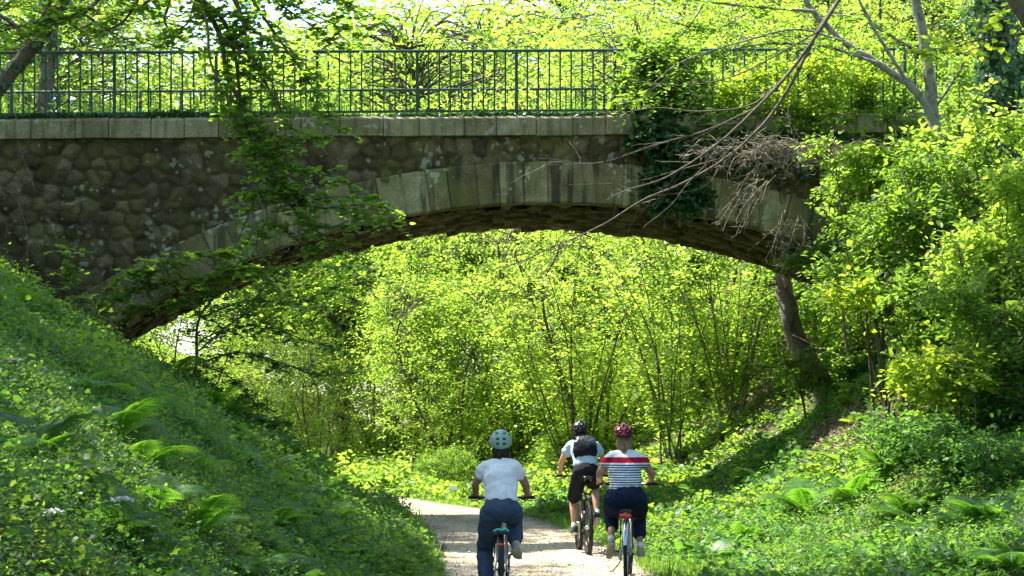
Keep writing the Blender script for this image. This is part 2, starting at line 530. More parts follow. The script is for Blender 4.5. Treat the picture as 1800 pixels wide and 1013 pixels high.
# ------------------------------------------------------------------ ground and path
def soil_mat():
    m, nt, p = newmat('soil')
    tc = N(nt, 'ShaderNodeTexCoord')
    n1 = N(nt, 'ShaderNodeTexNoise'); n1.inputs['Scale'].default_value = 1.1; n1.inputs['Detail'].default_value = 6
    n2 = N(nt, 'ShaderNodeTexNoise'); n2.inputs['Scale'].default_value = 22; n2.inputs['Detail'].default_value = 6
    for n in (n1, n2): L_(nt, tc.outputs['Object'], n.inputs['Vector'])
    r1 = ramp(nt, [(.38, (.045, .07, .02)), (.58, (.085, .075, .035)), (.75, (.20, .155, .095))])
    r2 = ramp(nt, [(.35, .5), (.65, 1.5)])
    L_(nt, n1.outputs[0], r1.inputs[0]); L_(nt, n2.outputs[0], r2.inputs[0])
    mx = N(nt, 'ShaderNodeMix', data_type='RGBA', blend_type='MULTIPLY'); mx.inputs[0].default_value = 1
    L_(nt, r1.outputs[0], mx.inputs[6]); L_(nt, r2.outputs[0], mx.inputs[7]); L_(nt, mx.outputs[2], p.inputs['Base Color'])
    bp = N(nt, 'ShaderNodeBump'); bp.inputs['Strength'].default_value = 1; bp.inputs['Distance'].default_value = .04
    L_(nt, n2.outputs[0], bp.inputs['Height']); L_(nt, bp.outputs[0], p.inputs['Normal'])
    p.inputs['Roughness'].default_value = .95; p.inputs['Specular IOR Level'].default_value = .1
    return m


M['soil'] = soil_mat()
gx = np.r_[[-400, -200, -100, -60], np.arange(-40, 40.01, .35), [60, 100, 200, 400]]
gy = np.r_[[-60, -20], np.arange(-4, 100, .5), [110, 130, 170, 250, 400]]
GX, GY = np.meshgrid(gx, gy, indexing='ij')
GZ = zt(GX, GY)
ii = (np.arange(len(gx) - 1)[:, None] * len(gy) + np.arange(len(gy) - 1)[None]).ravel()
F = np.stack([ii, ii + len(gy), ii + len(gy) + 1, ii + 1], 1)
tag(qobj('ground', np.stack([GX, GY, GZ], -1).reshape(-1, 3), F, M['soil'], smooth=True), kind='structure')


def gravel_mat():
    m, nt, p = newmat('gravel_path')
    tc = N(nt, 'ShaderNodeTexCoord')
    n1 = N(nt, 'ShaderNodeTexNoise'); n1.inputs['Scale'].default_value = 1.0; n1.inputs['Detail'].default_value = 5
    mp = N(nt, 'ShaderNodeMapping'); mp.inputs['Scale'].default_value = (1.6, .5, 1); L_(nt, tc.outputs['Object'], mp.inputs[0])
    L_(nt, mp.outputs[0], n1.inputs['Vector'])
    vo = N(nt, 'ShaderNodeTexVoronoi'); vo.inputs['Scale'].default_value = 34
    L_(nt, tc.outputs['Object'], vo.inputs['Vector'])
    r1 = ramp(nt, [(.32, (.30, .235, .15)), (.5, (.42, .34, .225)), (.68, (.53, .45, .32))]); L_(nt, n1.outputs[0], r1.inputs[0])
    bw = N(nt, 'ShaderNodeSeparateColor'); L_(nt, vo.outputs['Color'], bw.inputs[0])
    r2 = ramp(nt, [(0, .52), (.6, 1.0), (1, 1.35)]); L_(nt, bw.outputs[0], r2.inputs[0])
    mx = N(nt, 'ShaderNodeMix', data_type='RGBA', blend_type='MULTIPLY'); mx.inputs[0].default_value = .8
    a1 = N(nt, 'ShaderNodeAttribute', attribute_name='wear'); a2 = N(nt, 'ShaderNodeAttribute', attribute_name='verge')
    w1 = N(nt, 'ShaderNodeMix', data_type='RGBA'); L_(nt, a1.outputs['Fac'], w1.inputs[0]); L_(nt, r1.outputs[0], w1.inputs[6]); w1.inputs[7].default_value = (.53, .455, .325, 1)
    w2 = N(nt, 'ShaderNodeMix', data_type='RGBA'); L_(nt, a2.outputs['Fac'], w2.inputs[0]); L_(nt, w1.outputs[2], w2.inputs[6]); w2.inputs[7].default_value = (.17, .14, .075, 1)
    L_(nt, w2.outputs[2], mx.inputs[6]); L_(nt, r2.outputs[0], mx.inputs[7]); L_(nt, mx.outputs[2], p.inputs['Base Color'])
    bp = N(nt, 'ShaderNodeBump'); bp.inputs['Strength'].default_value = .8; bp.inputs['Distance'].default_value = .015
    L_(nt, vo.outputs['Distance'], bp.inputs['Height']); L_(nt, bp.outputs[0], p.inputs['Normal'])
    p.inputs['Roughness'].default_value = .95; p.inputs['Specular IOR Level'].default_value = .1
    return m


M['gravel_path'] = gravel_mat()
ys = np.arange(-3, 70, .12); k = np.linspace(-1, 1, 25)
wl = 1.46 + .16 * fbm(ys * .9, 0 * ys, 11); wr = 1.32 + .16 * fbm(ys * .9, 0 * ys + 7, 12)
half = np.where(k[None] < 0, wl[:, None], wr[:, None])
# direction of the path, so that its width is measured across it
slope = np.gradient(xc(ys), ys); nx = 1 / np.sqrt(1 + slope ** 2); ny = -slope * nx
PX = xc(ys)[:, None] + k[None] * half * nx[:, None]; PY = ys[:, None] + k[None] * half * ny[:, None]
rut = .02 * fbm(PX * 1.2, PY * .3, 5) * (1 - np.abs(k[None]) ** 4)
PZ = np.maximum(zt(PX, PY), 0) + .012 + np.abs(rut)
ii = (np.arange(len(ys) - 1)[:, None] * 25 + np.arange(24)[None]).ravel()
F = np.stack([ii, ii + 1, ii + 26, ii + 25], 1)
tag(qobj('path', np.stack([PX, PY, PZ], -1).reshape(-1, 3), F, M['gravel_path'], smooth=True, attrs={'wear': (np.exp(-((np.abs(k[None] + .12 * fbm(PX * .4, PY * .25, 9)) - .42) / .17) ** 2) * (.6 + .5 * fbm(PX * 2, PY * .7, 8))).ravel(), 'verge': sstep((np.abs(k[None]) + .25 * fbm(PX * 3, PY * 2, 7) - .78) / .2).ravel() + 0 * PX.ravel()}), kind='structure')
# loose gravel
n = 26000
gy_ = 21 + 26 * rng.random(n) ** 1.6; gk = np.clip(rng.normal(0, .8, n), -1.25, 1.25)
gk = np.where(rng.random(n) < .5, gk, np.sign(gk) * (1.0 - np.abs(rng.normal(0, .16, n))))
gx_ = xc(gy_) + gk * 1.3
s_ = rng.uniform(.005, .017, n)
octv = np.array([[1, 0, 0], [0, 1, 0], [-1, 0, 0], [0, -1, 0], [0, 0, .7], [0, 0, -.7]])
octf = np.array([[0, 1, 4], [1, 2, 4], [2, 3, 4], [3, 0, 4]])
jit = rng.uniform(.6, 1.4, (n, 6, 1))
V = np.stack([gx_, gy_, np.maximum(zt(gx_, gy_), 0) + .016], 1)[:, None] + octv[None] * s_[:, None, None] * jit
F = (octf[None] + (np.arange(n) * 6)[:, None, None]).reshape(-1, 3)
mg, ntg, pg = newmat('pebble')
gg = N(ntg, 'ShaderNodeNewGeometry'); rr_ = ramp(ntg, [(0, (.13, .11, .08)), (.5, (.32, .27, .2)), (1, (.6, .54, .44))])
L_(ntg, gg.outputs['Random Per Island'], rr_.inputs[0]); L_(ntg, rr_.outputs[0], pg.inputs['Base Color']); pg.inputs['Roughness'].default_value = .9
M['pebble'] = mg
tag(qobj('gravel', V.reshape(-1, 3), F, mg), 'loose beige and grey gravel scattered over the path', 'gravel', kind='stuff')

# ------------------------------------------------------------------ the stone bridge
U0, ZA, RI, RO, WID = .88, 5.80, 15.35, 16.10, 4.6
ZCEN = ZA - RI
SL = .020
bridge = empty('stone_bridge', (0, 35, 0), .085)
tag(bridge, 'old mossy rubble stone arch bridge spanning the cutting over the path', 'bridge')
BM = Matrix.Translation((0, 35, 0)) @ Matrix.Rotation(.085, 4, 'Z')


def bw_(u, v, z):
    p = BM @ Vector((u, v, z)); return np.array(p)


def voronoi_field(A, B, seeds):
    """for points (A,B): distance to the cell edge and the id of the cell"""
    a = A.ravel(); b = B.ravel()
    e = np.empty(len(a)); cid = np.empty(len(a), int)
    for s0 in range(0, len(a), 4000):
        sl = slice(s0, s0 + 4000)
        d = np.hypot(a[sl, None] - seeds[None, :, 0], b[sl, None] - seeds[None, :, 1])
        i2 = np.argpartition(d, 1, axis=1)[:, :2]
        dd = np.take_along_axis(d, i2, 1); o = np.argsort(dd, 1); i2 = np.take_along_axis(i2, o, 1); dd = np.take_along_axis(dd, o, 1)
        sp = np.hypot(*(seeds[i2[:, 0]] - seeds[i2[:, 1]]).T) + 1e-6
        e[sl] = (dd[:, 1] ** 2 - dd[:, 0] ** 2) / (2 * sp); cid[sl] = i2[:, 0]
    return e.reshape(A.shape), cid.reshape(A.shape)




# spandrel wall: rounded rubble stones with sunken mortar
ug = np.arange(-15.0, 13.0, .035); zg = np.arange(2.2, 7.1, .035)
UU, ZZ = np.meshgrid(ug, zg, indexing='ij')
su, sz = np.meshgrid(np.arange(-15.5, 13.5, .29), np.arange(1.8, 7.6, .262), indexing='ij')
su = su + .145 * (np.arange(su.shape[1]) % 2)[None]
seeds = np.stack([su.ravel(), sz.ravel()], 1) + rng.uniform(-.085, .085, (su.size, 2))
wu = UU + .05 * fbm(UU * 5, ZZ * 5, 21); wz = ZZ + .05 * fbm(UU * 5 + 9, ZZ * 5, 22)
e, cid = voronoi_field(wu, wz, seeds)
ctint = rng.random(len(seeds)); cpro = rng.uniform(.5, 1.25, len(seeds))
h = .07 * cpro[cid] * sstep(e / .07) ** .8 + .03 * fbm(UU * 11, ZZ * 11, 23) * sstep(e / .03) + .012 * fbm(UU * 2, ZZ * 2, 26)
ZS = ZZ + SL * UU * np.clip((ZZ - 5) / 2, 0, 1)
V = np.stack([UU, -h, ZS], -1).reshape(-1, 3)
nz_ = len(zg)
ii = (np.arange(len(ug) - 1)[:, None] * nz_ + np.arange(nz_ - 1)[None])
rad = np.hypot(UU[:-1, :-1] - U0, ZZ[:-1, :-1] - ZCEN)
ang = np.abs(np.arctan2(UU[:-1, :-1] - U0, ZZ[:-1, :-1] - ZCEN))
keep = ((rad > RO - .09) | (ang > R(33.2))).ravel()
ii = ii.ravel()[keep]
F = np.stack([ii, ii + nz_, ii + nz_ + 1, ii + 1], 1)
qobj('spandrel_wall', V, F, M['rubble'], bridge, smooth=True,
     attrs={'tint': ctint[cid].ravel(), 'joint': (.4 * (1 - sstep((e - .002) / .018))).ravel()})

# arch ring of dressed voussoirs, front and underside
NB = 41; TH = R(33.2)
tg = np.linspace(-TH, TH, 820); rg_ = np.linspace(RI, RO, 26)
jn = np.linspace(-TH, TH, NB + 1); jn[1:-1] += rng.uniform(-.0025, .0025, NB - 1)
bi = np.clip(np.searchsorted(jn, tg) - 1, 0, NB - 1)
dj = np.minimum(np.abs(tg - jn[bi]), np.abs(jn[bi + 1] - tg)) * 15.7
vt = rng.random(NB); vp = rng.uniform(-.008, .008, NB)
TT, RR = np.meshgrid(tg, rg_, indexing='ij'); DJ = np.broadcast_to(dj[:, None], TT.shape)
DE = np.minimum(DJ, np.minimum(RR - RI, RO - RR) + .012)
hh = .03 * sstep(DE / .024) + vp[bi][:, None] + .007 * fbm(TT * 110, RR * 7, 31) * sstep(DJ / .03)
rows = [np.stack([U0 + RR * np.sin(TT), -.052 - hh, ZCEN + RR * np.cos(TT)], -1)]
und = np.array([.05, .15, .25, .35])
rows_u = [np.stack([U0 + (RI + .006 * (1 - sstep(dj / .02)) * 2) * np.sin(tg), np.full_like(tg, v), ZCEN + (RI + .012 * (1 - sstep(dj / .02))) * np.cos(tg)], -1)[:, None] for v in und[::-1]]
top = np.stack([U0 + RO * np.sin(tg), np.full_like(tg, .05), ZCEN + RO * np.cos(tg)], -1)[:, None]
G = np.concatenate(rows_u + rows + [top], 1)
nr = G.shape[1]
tin = np.repeat(vt[bi][:, None], nr, 1); jt = np.repeat((1 - sstep((dj - .002) / .010))[:, None], nr, 1) * .65
ii = (np.arange(len(tg) - 1)[:, None] * nr + np.arange(nr - 1)[None]).ravel()
F = np.stack([ii, ii + nr, ii + nr + 1, ii + 1], 1)
qobj('arch_ring', G.reshape(-1, 3), F, M['ashlar'], bridge, smooth=True, attrs={'tint': tin.ravel(), 'joint': jt.ravel()})

# vault (soffit): rough coursed stones seen from below
tg = np.linspace(-TH, TH, 620); vg = np.arange(.34, WID - .25, .04)
TT, VV = np.meshgrid(tg, vg, indexing='ij'); AA = TT * RI
sa, sv = np.meshgrid(np.arange(-9.6, 9.6, .27), np.arange(0, 5, .52), indexing='ij')
sv = sv + .26 * (np.arange(sa.shape[0]) % 2)[:, None]
sds = np.stack([sa.ravel(), sv.ravel()], 1) + rng.uniform(-.06, .06, (sa.size, 2))
e, cid = voronoi_field((AA + .35 * VV * 0) * 1.0, VV, sds)
ct = rng.random(len(sds)); cp = rng.uniform(.2, 1.3, len(sds))
hh = .11 * cp[cid] * sstep(e / .05) + .04 * fbm(AA * 6, VV * 6, 41)
rr = RI + .05 - hh
V = np.stack([U0 + rr * np.sin(TT), VV, ZCEN + rr * np.cos(TT)], -1).reshape(-1, 3)
nv = len(vg); ii = (np.arange(len(tg) - 1)[:, None] * nv + np.arange(nv - 1)[None]).ravel()
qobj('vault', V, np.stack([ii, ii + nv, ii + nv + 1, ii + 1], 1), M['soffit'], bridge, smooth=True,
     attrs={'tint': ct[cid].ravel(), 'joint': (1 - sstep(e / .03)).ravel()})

# far face: ring edge and wall
q = Q(); tj = np.linspace(-TH, TH, 90)
for a, b in zip(tj[:-1], tj[1:]):
    def rp(t, r, v): return [U0 + r * math.sin(t), v, ZCEN + r * math.cos(t)]
    q.add([rp(a, RI, WID), rp(b, RI, WID), rp(b, RO, WID), rp(a, RO, WID)], [[0, 1, 2, 3]])
    q.add([rp(a, RI, WID - .3), rp(b, RI, WID - .3), rp(b, RI, WID), rp(a, RI, WID)], [[0, 1, 2, 3]])
V, F = q.get()
qobj('arch_ring', V, F, M['ashlar'], bridge, attrs={'tint': np.repeat(rng.random(len(V) // 8), 8)[:len(V)], 'joint': np.zeros(len(V))})
q = Q(); uu_ = np.arange(-15, 13.01, .25)
for a, b in zip(uu_[:-1], uu_[1:]):
    def zb(u):
        return ZCEN + math.sqrt(max((RO - .03) ** 2 - (u - U0) ** 2, 0)) if abs(u - U0) < RO * math.sin(TH) else 1.5
    q.add([[a, WID - .03, zb(a)], [b, WID - .03, zb(b)], [b, WID - .03, 7.1 + SL * b], [a, WID - .03, 7.1 + SL * a]], [[0, 1, 2, 3]])
V, F = q.get()
qobj('spandrel_wall', V, F, M['rubble'], bridge, attrs={'tint': np.full(len(V), .5), 'joint': np.zeros(len(V))})

# abutment faces under the springings, deck
for sgn in (-1, 1):
    q = Q()
    u = U0 + sgn * (RI * math.sin(TH) + .01); zt_ = ZCEN + RI * math.cos(TH)
    q.add([[u, 0, -1], [u, WID, -1], [u, WID, zt_], [u, 0, zt_]], [[0, 1, 2, 3]])
    V, F = q.get()
    qobj('abutment', V, F, M['rubble'], bridge, attrs={'tint': np.full(len(V), .5), 'joint': np.zeros(len(V))})
q = Q()
for a, b in zip(uu_[:-1], uu_[1:]):
    q.add([[a, .4, 7.28 + SL * a], [b, .4, 7.28 + SL * b], [b, WID - .4, 7.28 + SL * b], [a, WID - .4, 7.28 + SL * a]], [[0, 1, 2, 3]])
q.obj('deck', M['soil'], bridge)

# coping stones
def coping(v0, sg):
    q = Q(); tint = []; jnt = []
    u = -15.0
    while u < 13:
        ln = rng.uniform(.56, .82); g = .006; dz = rng.normal(0, .004); dv = rng.normal(0, .005)
        prof = [(-.13, .0), (-.137, .012), (-.137, .30), (-.13, .318), (-.03, .375), (.46, .385), (.46, 0)]
        us = [u + g, u + g + .008, u + ln - g - .008, u + ln - g]
        ins = [.007, 0, 0, .007]
        P_ = []
        for uu, s_ in zip(us, ins):
            for (a, z) in prof:
                aa = a + s_ if a < 0 else a; z2 = z - s_ if z > .1 else z
                P_.append([uu, v0 + sg * (aa + dv), 7.0 + SL * uu + z2 + dz])
        m = len(prof); Fq = []
        for i in range(3):
            for j in range(m):
                j2 = (j + 1) % m
                Fq.append([i * m + j, (i + 1) * m + j, (i + 1) * m + j2, i * m + j2])
        for i in (0, 3):
            Fq += [[i * m, i * m + 1, i * m + 2, i * m + 6], [i * m + 2, i * m + 3, i * m + 4, i * m + 6], [i * m + 4, i * m + 5, i * m + 6, i * m + 6]]
        Fq = [f for f in Fq if len(set(f)) == 4] + [[i * m + 4, i * m + 5, i * m + 6, i * m + 2] for i in (0, 3)]
        q.add(P_, Fq); tint += [rng.random()] * len(P_)
        jnt += [0] * len(P_)
        u += ln
    # bed behind the open joints
    for a, b in zip(uu_[:-1], uu_[1:]):
        q.add([[a, v0 - sg * .10, 7.01 + SL * a], [b, v0 - sg * .10, 7.01 + SL * b], [b, v0 - sg * .10, 7.30 + SL * b], [a, v0 - sg * .10, 7.30 + SL * a]], [[0, 1, 2, 3]])
        tint += [0] * 4; jnt += [1] * 4
    V, F = q.get()
    qobj('coping', V, F, M['coping'], bridge, attrs={'tint': np.array(tint), 'joint': np.array(jnt)})


coping(0, 1)
coping(WID, -1)

# railings
def railing(v, lift, label):
    root = empty('railing', bw_(0, v, 7.3 + lift), .085)
    tag(root, label, 'railing')
    u0, n = -10.71, 94

    def zb(u): return .0 + SL * u
    q = Q(); us = np.linspace(u0 - .1, u0 + n * .2 + .1, 30)
    top = np.stack([us, 0 * us, 1.27 + SL * us + .004 * us / 10], 1)
    for dz_, ry in ((0, .032),):
        V = []
        for p in top:
            V += [p + [0, -.03, -.022], p + [0, -.036, .01], p + [0, -.018, .026], p + [0, .018, .026], p + [0, .036, .01], p + [0, .03, -.022]]
        F = []
        for i in range(len(top) - 1):
            for j in range(6):
                F.append([i * 6 + j, i * 6 + (j + 1) % 6, (i + 1) * 6 + (j + 1) % 6, (i + 1) * 6 + j])
        q.add(V, F)
    q.obj('top_rail', M['rail'], root)
    q = Q()
    for i in range(29):
        a, b = top[i], top[i + 1]
        V = []
        for p in (a, b):
            for dy, dz_ in ((-.02, -.02), (.02, -.02), (.02, .02), (-.02, .02)):
                V.append(p + [0, dy, dz_ - 1.09])
        q.add(V, [[0, 1, 5, 4], [1, 2, 6, 5], [2, 3, 7, 6], [3, 0, 4, 7]])
    q.obj('bottom_rail', M['rail'], root)
    bm_ = Q(); bm_.box((0, 0, .54), (.0145, .0145, .54)); pm = Q(); pm.box((0, 0, .60), (.027, .027, .645)); pm.box((0, 0, .06), (.05, .05, .008))
    mb = quad_mesh('baluster', *bm_.get(), M['rail']); mp_ = quad_mesh('post', *pm.get(), M['rail'])
    for i in range(n + 1):
        u = u0 + .2 * i
        ispost = i % 9 == 0
        o = bpy.data.objects.new('post' if ispost else 'baluster', mp_ if ispost else mb)
        o.location = (u, 0, SL * u + (0 if ispost else .18))
        link(o, root)


railing(.12, 0, 'green metal railing on the near edge of the bridge above the coping')
railing(WID - .12, .05, 'green metal railing on the far edge of the bridge behind the grass')

# ------------------------------------------------------------------ ground cover
def in_view(X, Y, Z, m=.12):
    px = 900 + X * FPX / Y; py = HZ - (Z - CAMH) * FPX / Y
    return (px > -1800 * m) & (px < 1800 * (1 + m)) & (py > -1013 * m) & (py < 1013 * (1 + m) + 60)


def undergrowth(name, label, side, y0, y1, dens, leaf, hmax, mats, seed, dmax=12.0, path_gap=1.15, kinds=(T_ROUND, T_OVATE, T_LOBED)):
    r = np.random.default_rng(seed)
    n = int((y1 - y0) * dmax * dens)
    Y = r.uniform(y0, y1, n)
    d = r.uniform(path_gap, dmax, n)
    edge = d < path_gap + .35
    d = d + edge * np.abs(fbm(Y * 1.3, d * 0, 60 + seed)) * .3
    X = xc(Y) + side * d
    dens_n = fbm(X * .9, Y * .6, 70 + seed)
    k = in_view(X, Y, zt(X, Y)) & (dens_n + r.normal(0, .12, n) > -.40) & ~((side > 0) & (((X - 5.6) / 1.2) ** 2 + ((Y - 31.5) / 2.8) ** 2 + r.normal(0, .35, n) < 1) & (r.random(n) < .8)) & ~((np.abs(Y - 37.4) < 2.6) & (zt(X, Y) > 6.6))
    X, Y, d, dn = X[k], Y[k], d[k], dens_n[k]
    Z = zt(X, Y)
    n = len(X)
    cl_ = fbm(X * 2.3, Y * 1.3, 170 + seed, 2)
    hgt = hmax * r.uniform(.15, 1, n) * (.35 + 1.1 * np.clip(dn + .3, 0, 1) + 1.3 * np.clip(cl_, 0, 1)) * np.clip((d - path_gap) / .6 + .3, .3, 1)
    lf = leaf * np.exp(r.normal(0, .36, n)) * (1 + .6 * (vnoise(X * 1.1, Y * .8, 180 + seed) > .66)) * np.clip((d - path_gap) / .8 + .6, .6, 1)
    kind = vnoise(X * 1.7 + 5, Y * 1.7, 80 + seed) + r.normal(0, .12, n)
    Vs = [[] for _ in mats]; Fs = [[] for _ in mats]; off = [0] * len(mats)
    for j in range(7):
        f = r.uniform(.25, 1, n)
        C = np.stack([X, Y, Z], 1) + np.stack([r.normal(0, .075, n), r.normal(0, .075, n), hgt * f], 1)
        for mi in range(len(mats)):
            sel = np.digitize(kind, [.40, .60] if len(mats) == 3 else [.5]) == mi
            if not sel.any(): continue
            tp = kinds[mi % len(kinds)]
            V, F = rand_leaves(C[sel], lf[sel][:, None][:, 0], tp, tilt=.75, r=r, droop=-.1)
            Vs[mi].append(V); Fs[mi].append(F + off[mi]); off[mi] += len(V)
    allV = []; allF = []; mi_ = []; o = 0
    for mi in range(len(mats)):
        if not Vs[mi]: continue
        V = np.vstack(Vs[mi]); F = np.vstack(Fs[mi]); allV.append(V); allF.append(F + o); o += len(V); mi_ += [np.full(len(F), mi)]
    ob = qobj(name, np.vstack(allV), np.vstack(allF), [M[m] for m in mats], midx=np.concatenate(mi_))
    return tag(ob, label, 'undergrowth', kind='stuff')


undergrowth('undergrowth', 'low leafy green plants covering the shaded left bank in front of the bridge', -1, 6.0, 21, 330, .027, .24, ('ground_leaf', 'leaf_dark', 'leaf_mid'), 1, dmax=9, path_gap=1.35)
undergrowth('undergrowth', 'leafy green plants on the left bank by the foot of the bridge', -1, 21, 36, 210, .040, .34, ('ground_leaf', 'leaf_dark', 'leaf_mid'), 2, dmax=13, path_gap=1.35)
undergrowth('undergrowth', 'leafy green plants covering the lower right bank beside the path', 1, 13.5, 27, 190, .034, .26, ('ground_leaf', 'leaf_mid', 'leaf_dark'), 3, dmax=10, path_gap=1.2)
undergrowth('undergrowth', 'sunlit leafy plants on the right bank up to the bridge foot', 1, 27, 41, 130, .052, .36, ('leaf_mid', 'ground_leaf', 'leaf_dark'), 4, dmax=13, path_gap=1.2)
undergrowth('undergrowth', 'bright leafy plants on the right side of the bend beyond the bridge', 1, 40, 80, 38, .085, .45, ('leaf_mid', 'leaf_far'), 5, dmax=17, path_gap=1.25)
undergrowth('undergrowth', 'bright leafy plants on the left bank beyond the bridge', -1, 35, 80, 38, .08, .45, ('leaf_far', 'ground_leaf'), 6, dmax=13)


r = np.random.default_rng(77)
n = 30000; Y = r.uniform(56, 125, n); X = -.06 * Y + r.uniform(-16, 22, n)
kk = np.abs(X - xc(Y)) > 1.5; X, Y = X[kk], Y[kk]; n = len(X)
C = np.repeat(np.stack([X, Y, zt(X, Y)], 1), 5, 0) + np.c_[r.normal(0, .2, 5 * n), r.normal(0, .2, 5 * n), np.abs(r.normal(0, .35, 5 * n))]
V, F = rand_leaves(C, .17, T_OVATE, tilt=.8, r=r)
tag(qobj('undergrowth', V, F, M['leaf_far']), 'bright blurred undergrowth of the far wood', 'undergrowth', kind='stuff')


def grass(name, label, X, Y, Z, hgt, mat, seed, per=5, tpl=T_BLADE):
    r = np.random.default_rng(seed)
    n = len(X) * per
    C = np.repeat(np.stack([X, Y, Z], 1), per, 0) + np.c_[r.normal(0, .035, n), r.normal(0, .035, n), np.zeros(n)]
    az = r.uniform(0, 6.283, n)
    D = np.stack([np.cos(az) * .5, np.sin(az) * .5, np.ones(n)], 1) + r.normal(0, .2, (n, 3))
    Nn = -np.stack([np.cos(az), np.sin(az), np.zeros(n)], 1)
    V, F = leaf_arrays(C, D, Nn, np.repeat(hgt, per) * r.uniform(.5, 1.2, n), tpl)
    return tag(qobj(name, V, F, M[mat]), label, 'grass', kind='stuff')


# grass tufts along both edges of the path
for side, lab, sd_ in ((-1, 'tufts of green grass along the left edge of the path', 11), (1, 'tufts of green grass along the right edge of the path', 12)):
    r = np.random.default_rng(sd_)
    n = 3400; Y = 21.5 + 28 * r.random(n) ** 1.2; d = (1.3 if side < 0 else 1.12) + np.abs(r.normal(0, .7, n)); X = xc(Y) + side * d
    kk = fbm(X * 1.2, Y * .8, 90 + sd_) > -.15
    X, Y = X[kk], Y[kk]
    grass('grass', lab, X, Y, zt(X, Y), np.exp(r.normal(-2.3, .38, len(X))), 'grass', sd_)
# tall grass on the bridge deck
r = np.random.default_rng(13)
u_ = r.uniform(-11, 8, 4200); v_ = r.uniform(.35, 4.3, 4200)
wp = np.array([bw_(a, b, 7.28 + SL * a) for a, b in zip(u_, v_)])
grass('grass', 'tall wild grass growing on the bridge deck behind the railing', wp[:, 0], wp[:, 1], wp[:, 2],
      (.16 + .5 * vnoise(u_ * .9, v_ * .9, 95) ** 1.5) * r.uniform(.5, 1.2, 4200), 'grass', 14, per=6)
# weeds among it
n = 5200
u_ = r.uniform(-11, 8.5, n); v_ = r.uniform(.6, 4.3, n)
C = np.array([bw_(a, b, 7.3 + SL * a) for a, b in zip(u_, v_)]); C[:, 2] += r.random(n) ** 1.5 * (.3 + .75 * vnoise(u_ * .7, v_ * 0, 96))
C = np.repeat(C, 3, 0) + r.normal(0, .07, (3 * n, 3)); V, F = rand_leaves(C, .065, T_OVATE, r=r)
tag(qobj('undergrowth', V, F, M['leaf_far']), 'bright weeds growing on top of the bridge deck', 'undergrowth', kind='stuff')

# creeping ivy along the coping
r = np.random.default_rng(15)
n = 15000
u_ = r.uniform(-11.5, 4, n); th_ = np.interp(u_, [-11.5, -9, -6, -4, -3, 0, 4], [.17, .13, .11, .12, .05, .07, .10]) * (.45 + .9 * vnoise(u_ * 1.6, 0 * u_, 97))
v_ = r.uniform(-.06, .4, n)
C = np.array([bw_(a, b, 7.385 + SL * a) for a, b in zip(u_, v_)]); C[:, 2] += r.random(n) * th_ - (v_ < -.02) * .03
kk = r.random(n) < np.interp(vnoise(u_ * .8, v_ * 0 + 4, 98), [.2, .5], [.15, 1])
V, F = rand_leaves(C[kk], .05, T_LOBED, r=r, tilt=.9)
tag(qobj('ivy', V, F, M['ivy']), 'dark ivy creeping along the coping under the railing', 'ivy', kind='stuff')

# fallen leaves and litter on the bare sunny earth of the right bank
r = np.random.default_rng(16)
n = 9000; Y = np.r_[r.uniform(25, 41, 4000), r.normal(31.5, 1.6, 5000)]; X = np.r_[xc(Y[:4000]) + r.uniform(4.6, 9, 4000), r.normal(5.6, .8, 5000)]
V, F = rand_leaves(np.stack([X, Y, zt(X, Y) + .02], 1), .07, T_OVATE, tilt=.25, r=r, droop=0)
M['dry_leaf'] = leaf_mat('dry_leaf', (.18, .12, .07), (.52, .42, .31), (.2, .12, .05), (.3, .22, .12), mixf=.2)
tag(qobj('leaf_litter', V, F, M['dry_leaf']), 'dry brown leaf litter scattered on the right bank', 'litter', kind='stuff')


r = np.random.default_rng(17)
n = 700; Y = r.uniform(21, 46, n); X = xc(Y) + r.uniform(-1.4, 1.4, n)
V, F = rand_leaves(np.stack([X, Y, zt(X, Y) + .04], 1), .045, T_OVATE, tilt=.3, r=r, droop=0)
tag(qobj('leaf_litter', V, F, M['dry_leaf']), 'few small dry leaves lying on the gravel path', 'litter', kind='stuff')

# ------------------------------------------------------------------ ferns
def frond_mesh(seed):
    r = np.random.default_rng(seed)
    q = Q()
    t = np.linspace(0, 1, 30)
    t = np.linspace(0, 1, 25)
    spine = np.stack([0 * t, t * .93 - .10 * t ** 3, .42 * t - .50 * t ** 2.3], 1)
    q.tube(spine, np.linspace(.007, .0015, 25), 4)
    tan = norm(np.gradient(spine, axis=0))
    for k_ in range(3, 25):
        f = t[k_]; ln = .27 * math.sin(math.pi * min(1, (f * 1.02) ** .72)) ** .9 + .01
        b = spine[k_]; T = tan[k_]
        for s in (-1, 1):
            d = norm(np.array([s, 0, -.12]) + T * .35 + r.normal(0, .04, 3))
            nrm = norm(np.cross(T, np.array([s, 0, 0])) * s)
            m = max(3, int(ln / .026))
            u = np.linspace(.06, 1, m)
            C = b + d * ln * u[:, None] + np.array([0, 0, -.12 * ln]) * (u ** 2)[:, None]
            for ss in (-1, 1):
                D = np.cross(nrm, d) * ss + d * .55
                V, F = leaf_arrays(C, np.repeat(D[None], m, 0), np.repeat(nrm[None], m, 0), .062 * (1.08 - u) ** .6 * (ln / .28) ** .5,
                                   (np.array([[-.22, 0, 0], [.22, 0, 0], [.15, .9, -.05], [-.15, .9, -.05]]), np.array([[0, 1, 2, 3]])))
                q.add(V, F)
    V, F = q.get()
    return quad_mesh('frond', V, F, M['fern'])


FR = [frond_mesh(s) for s in (1, 2, 3)]


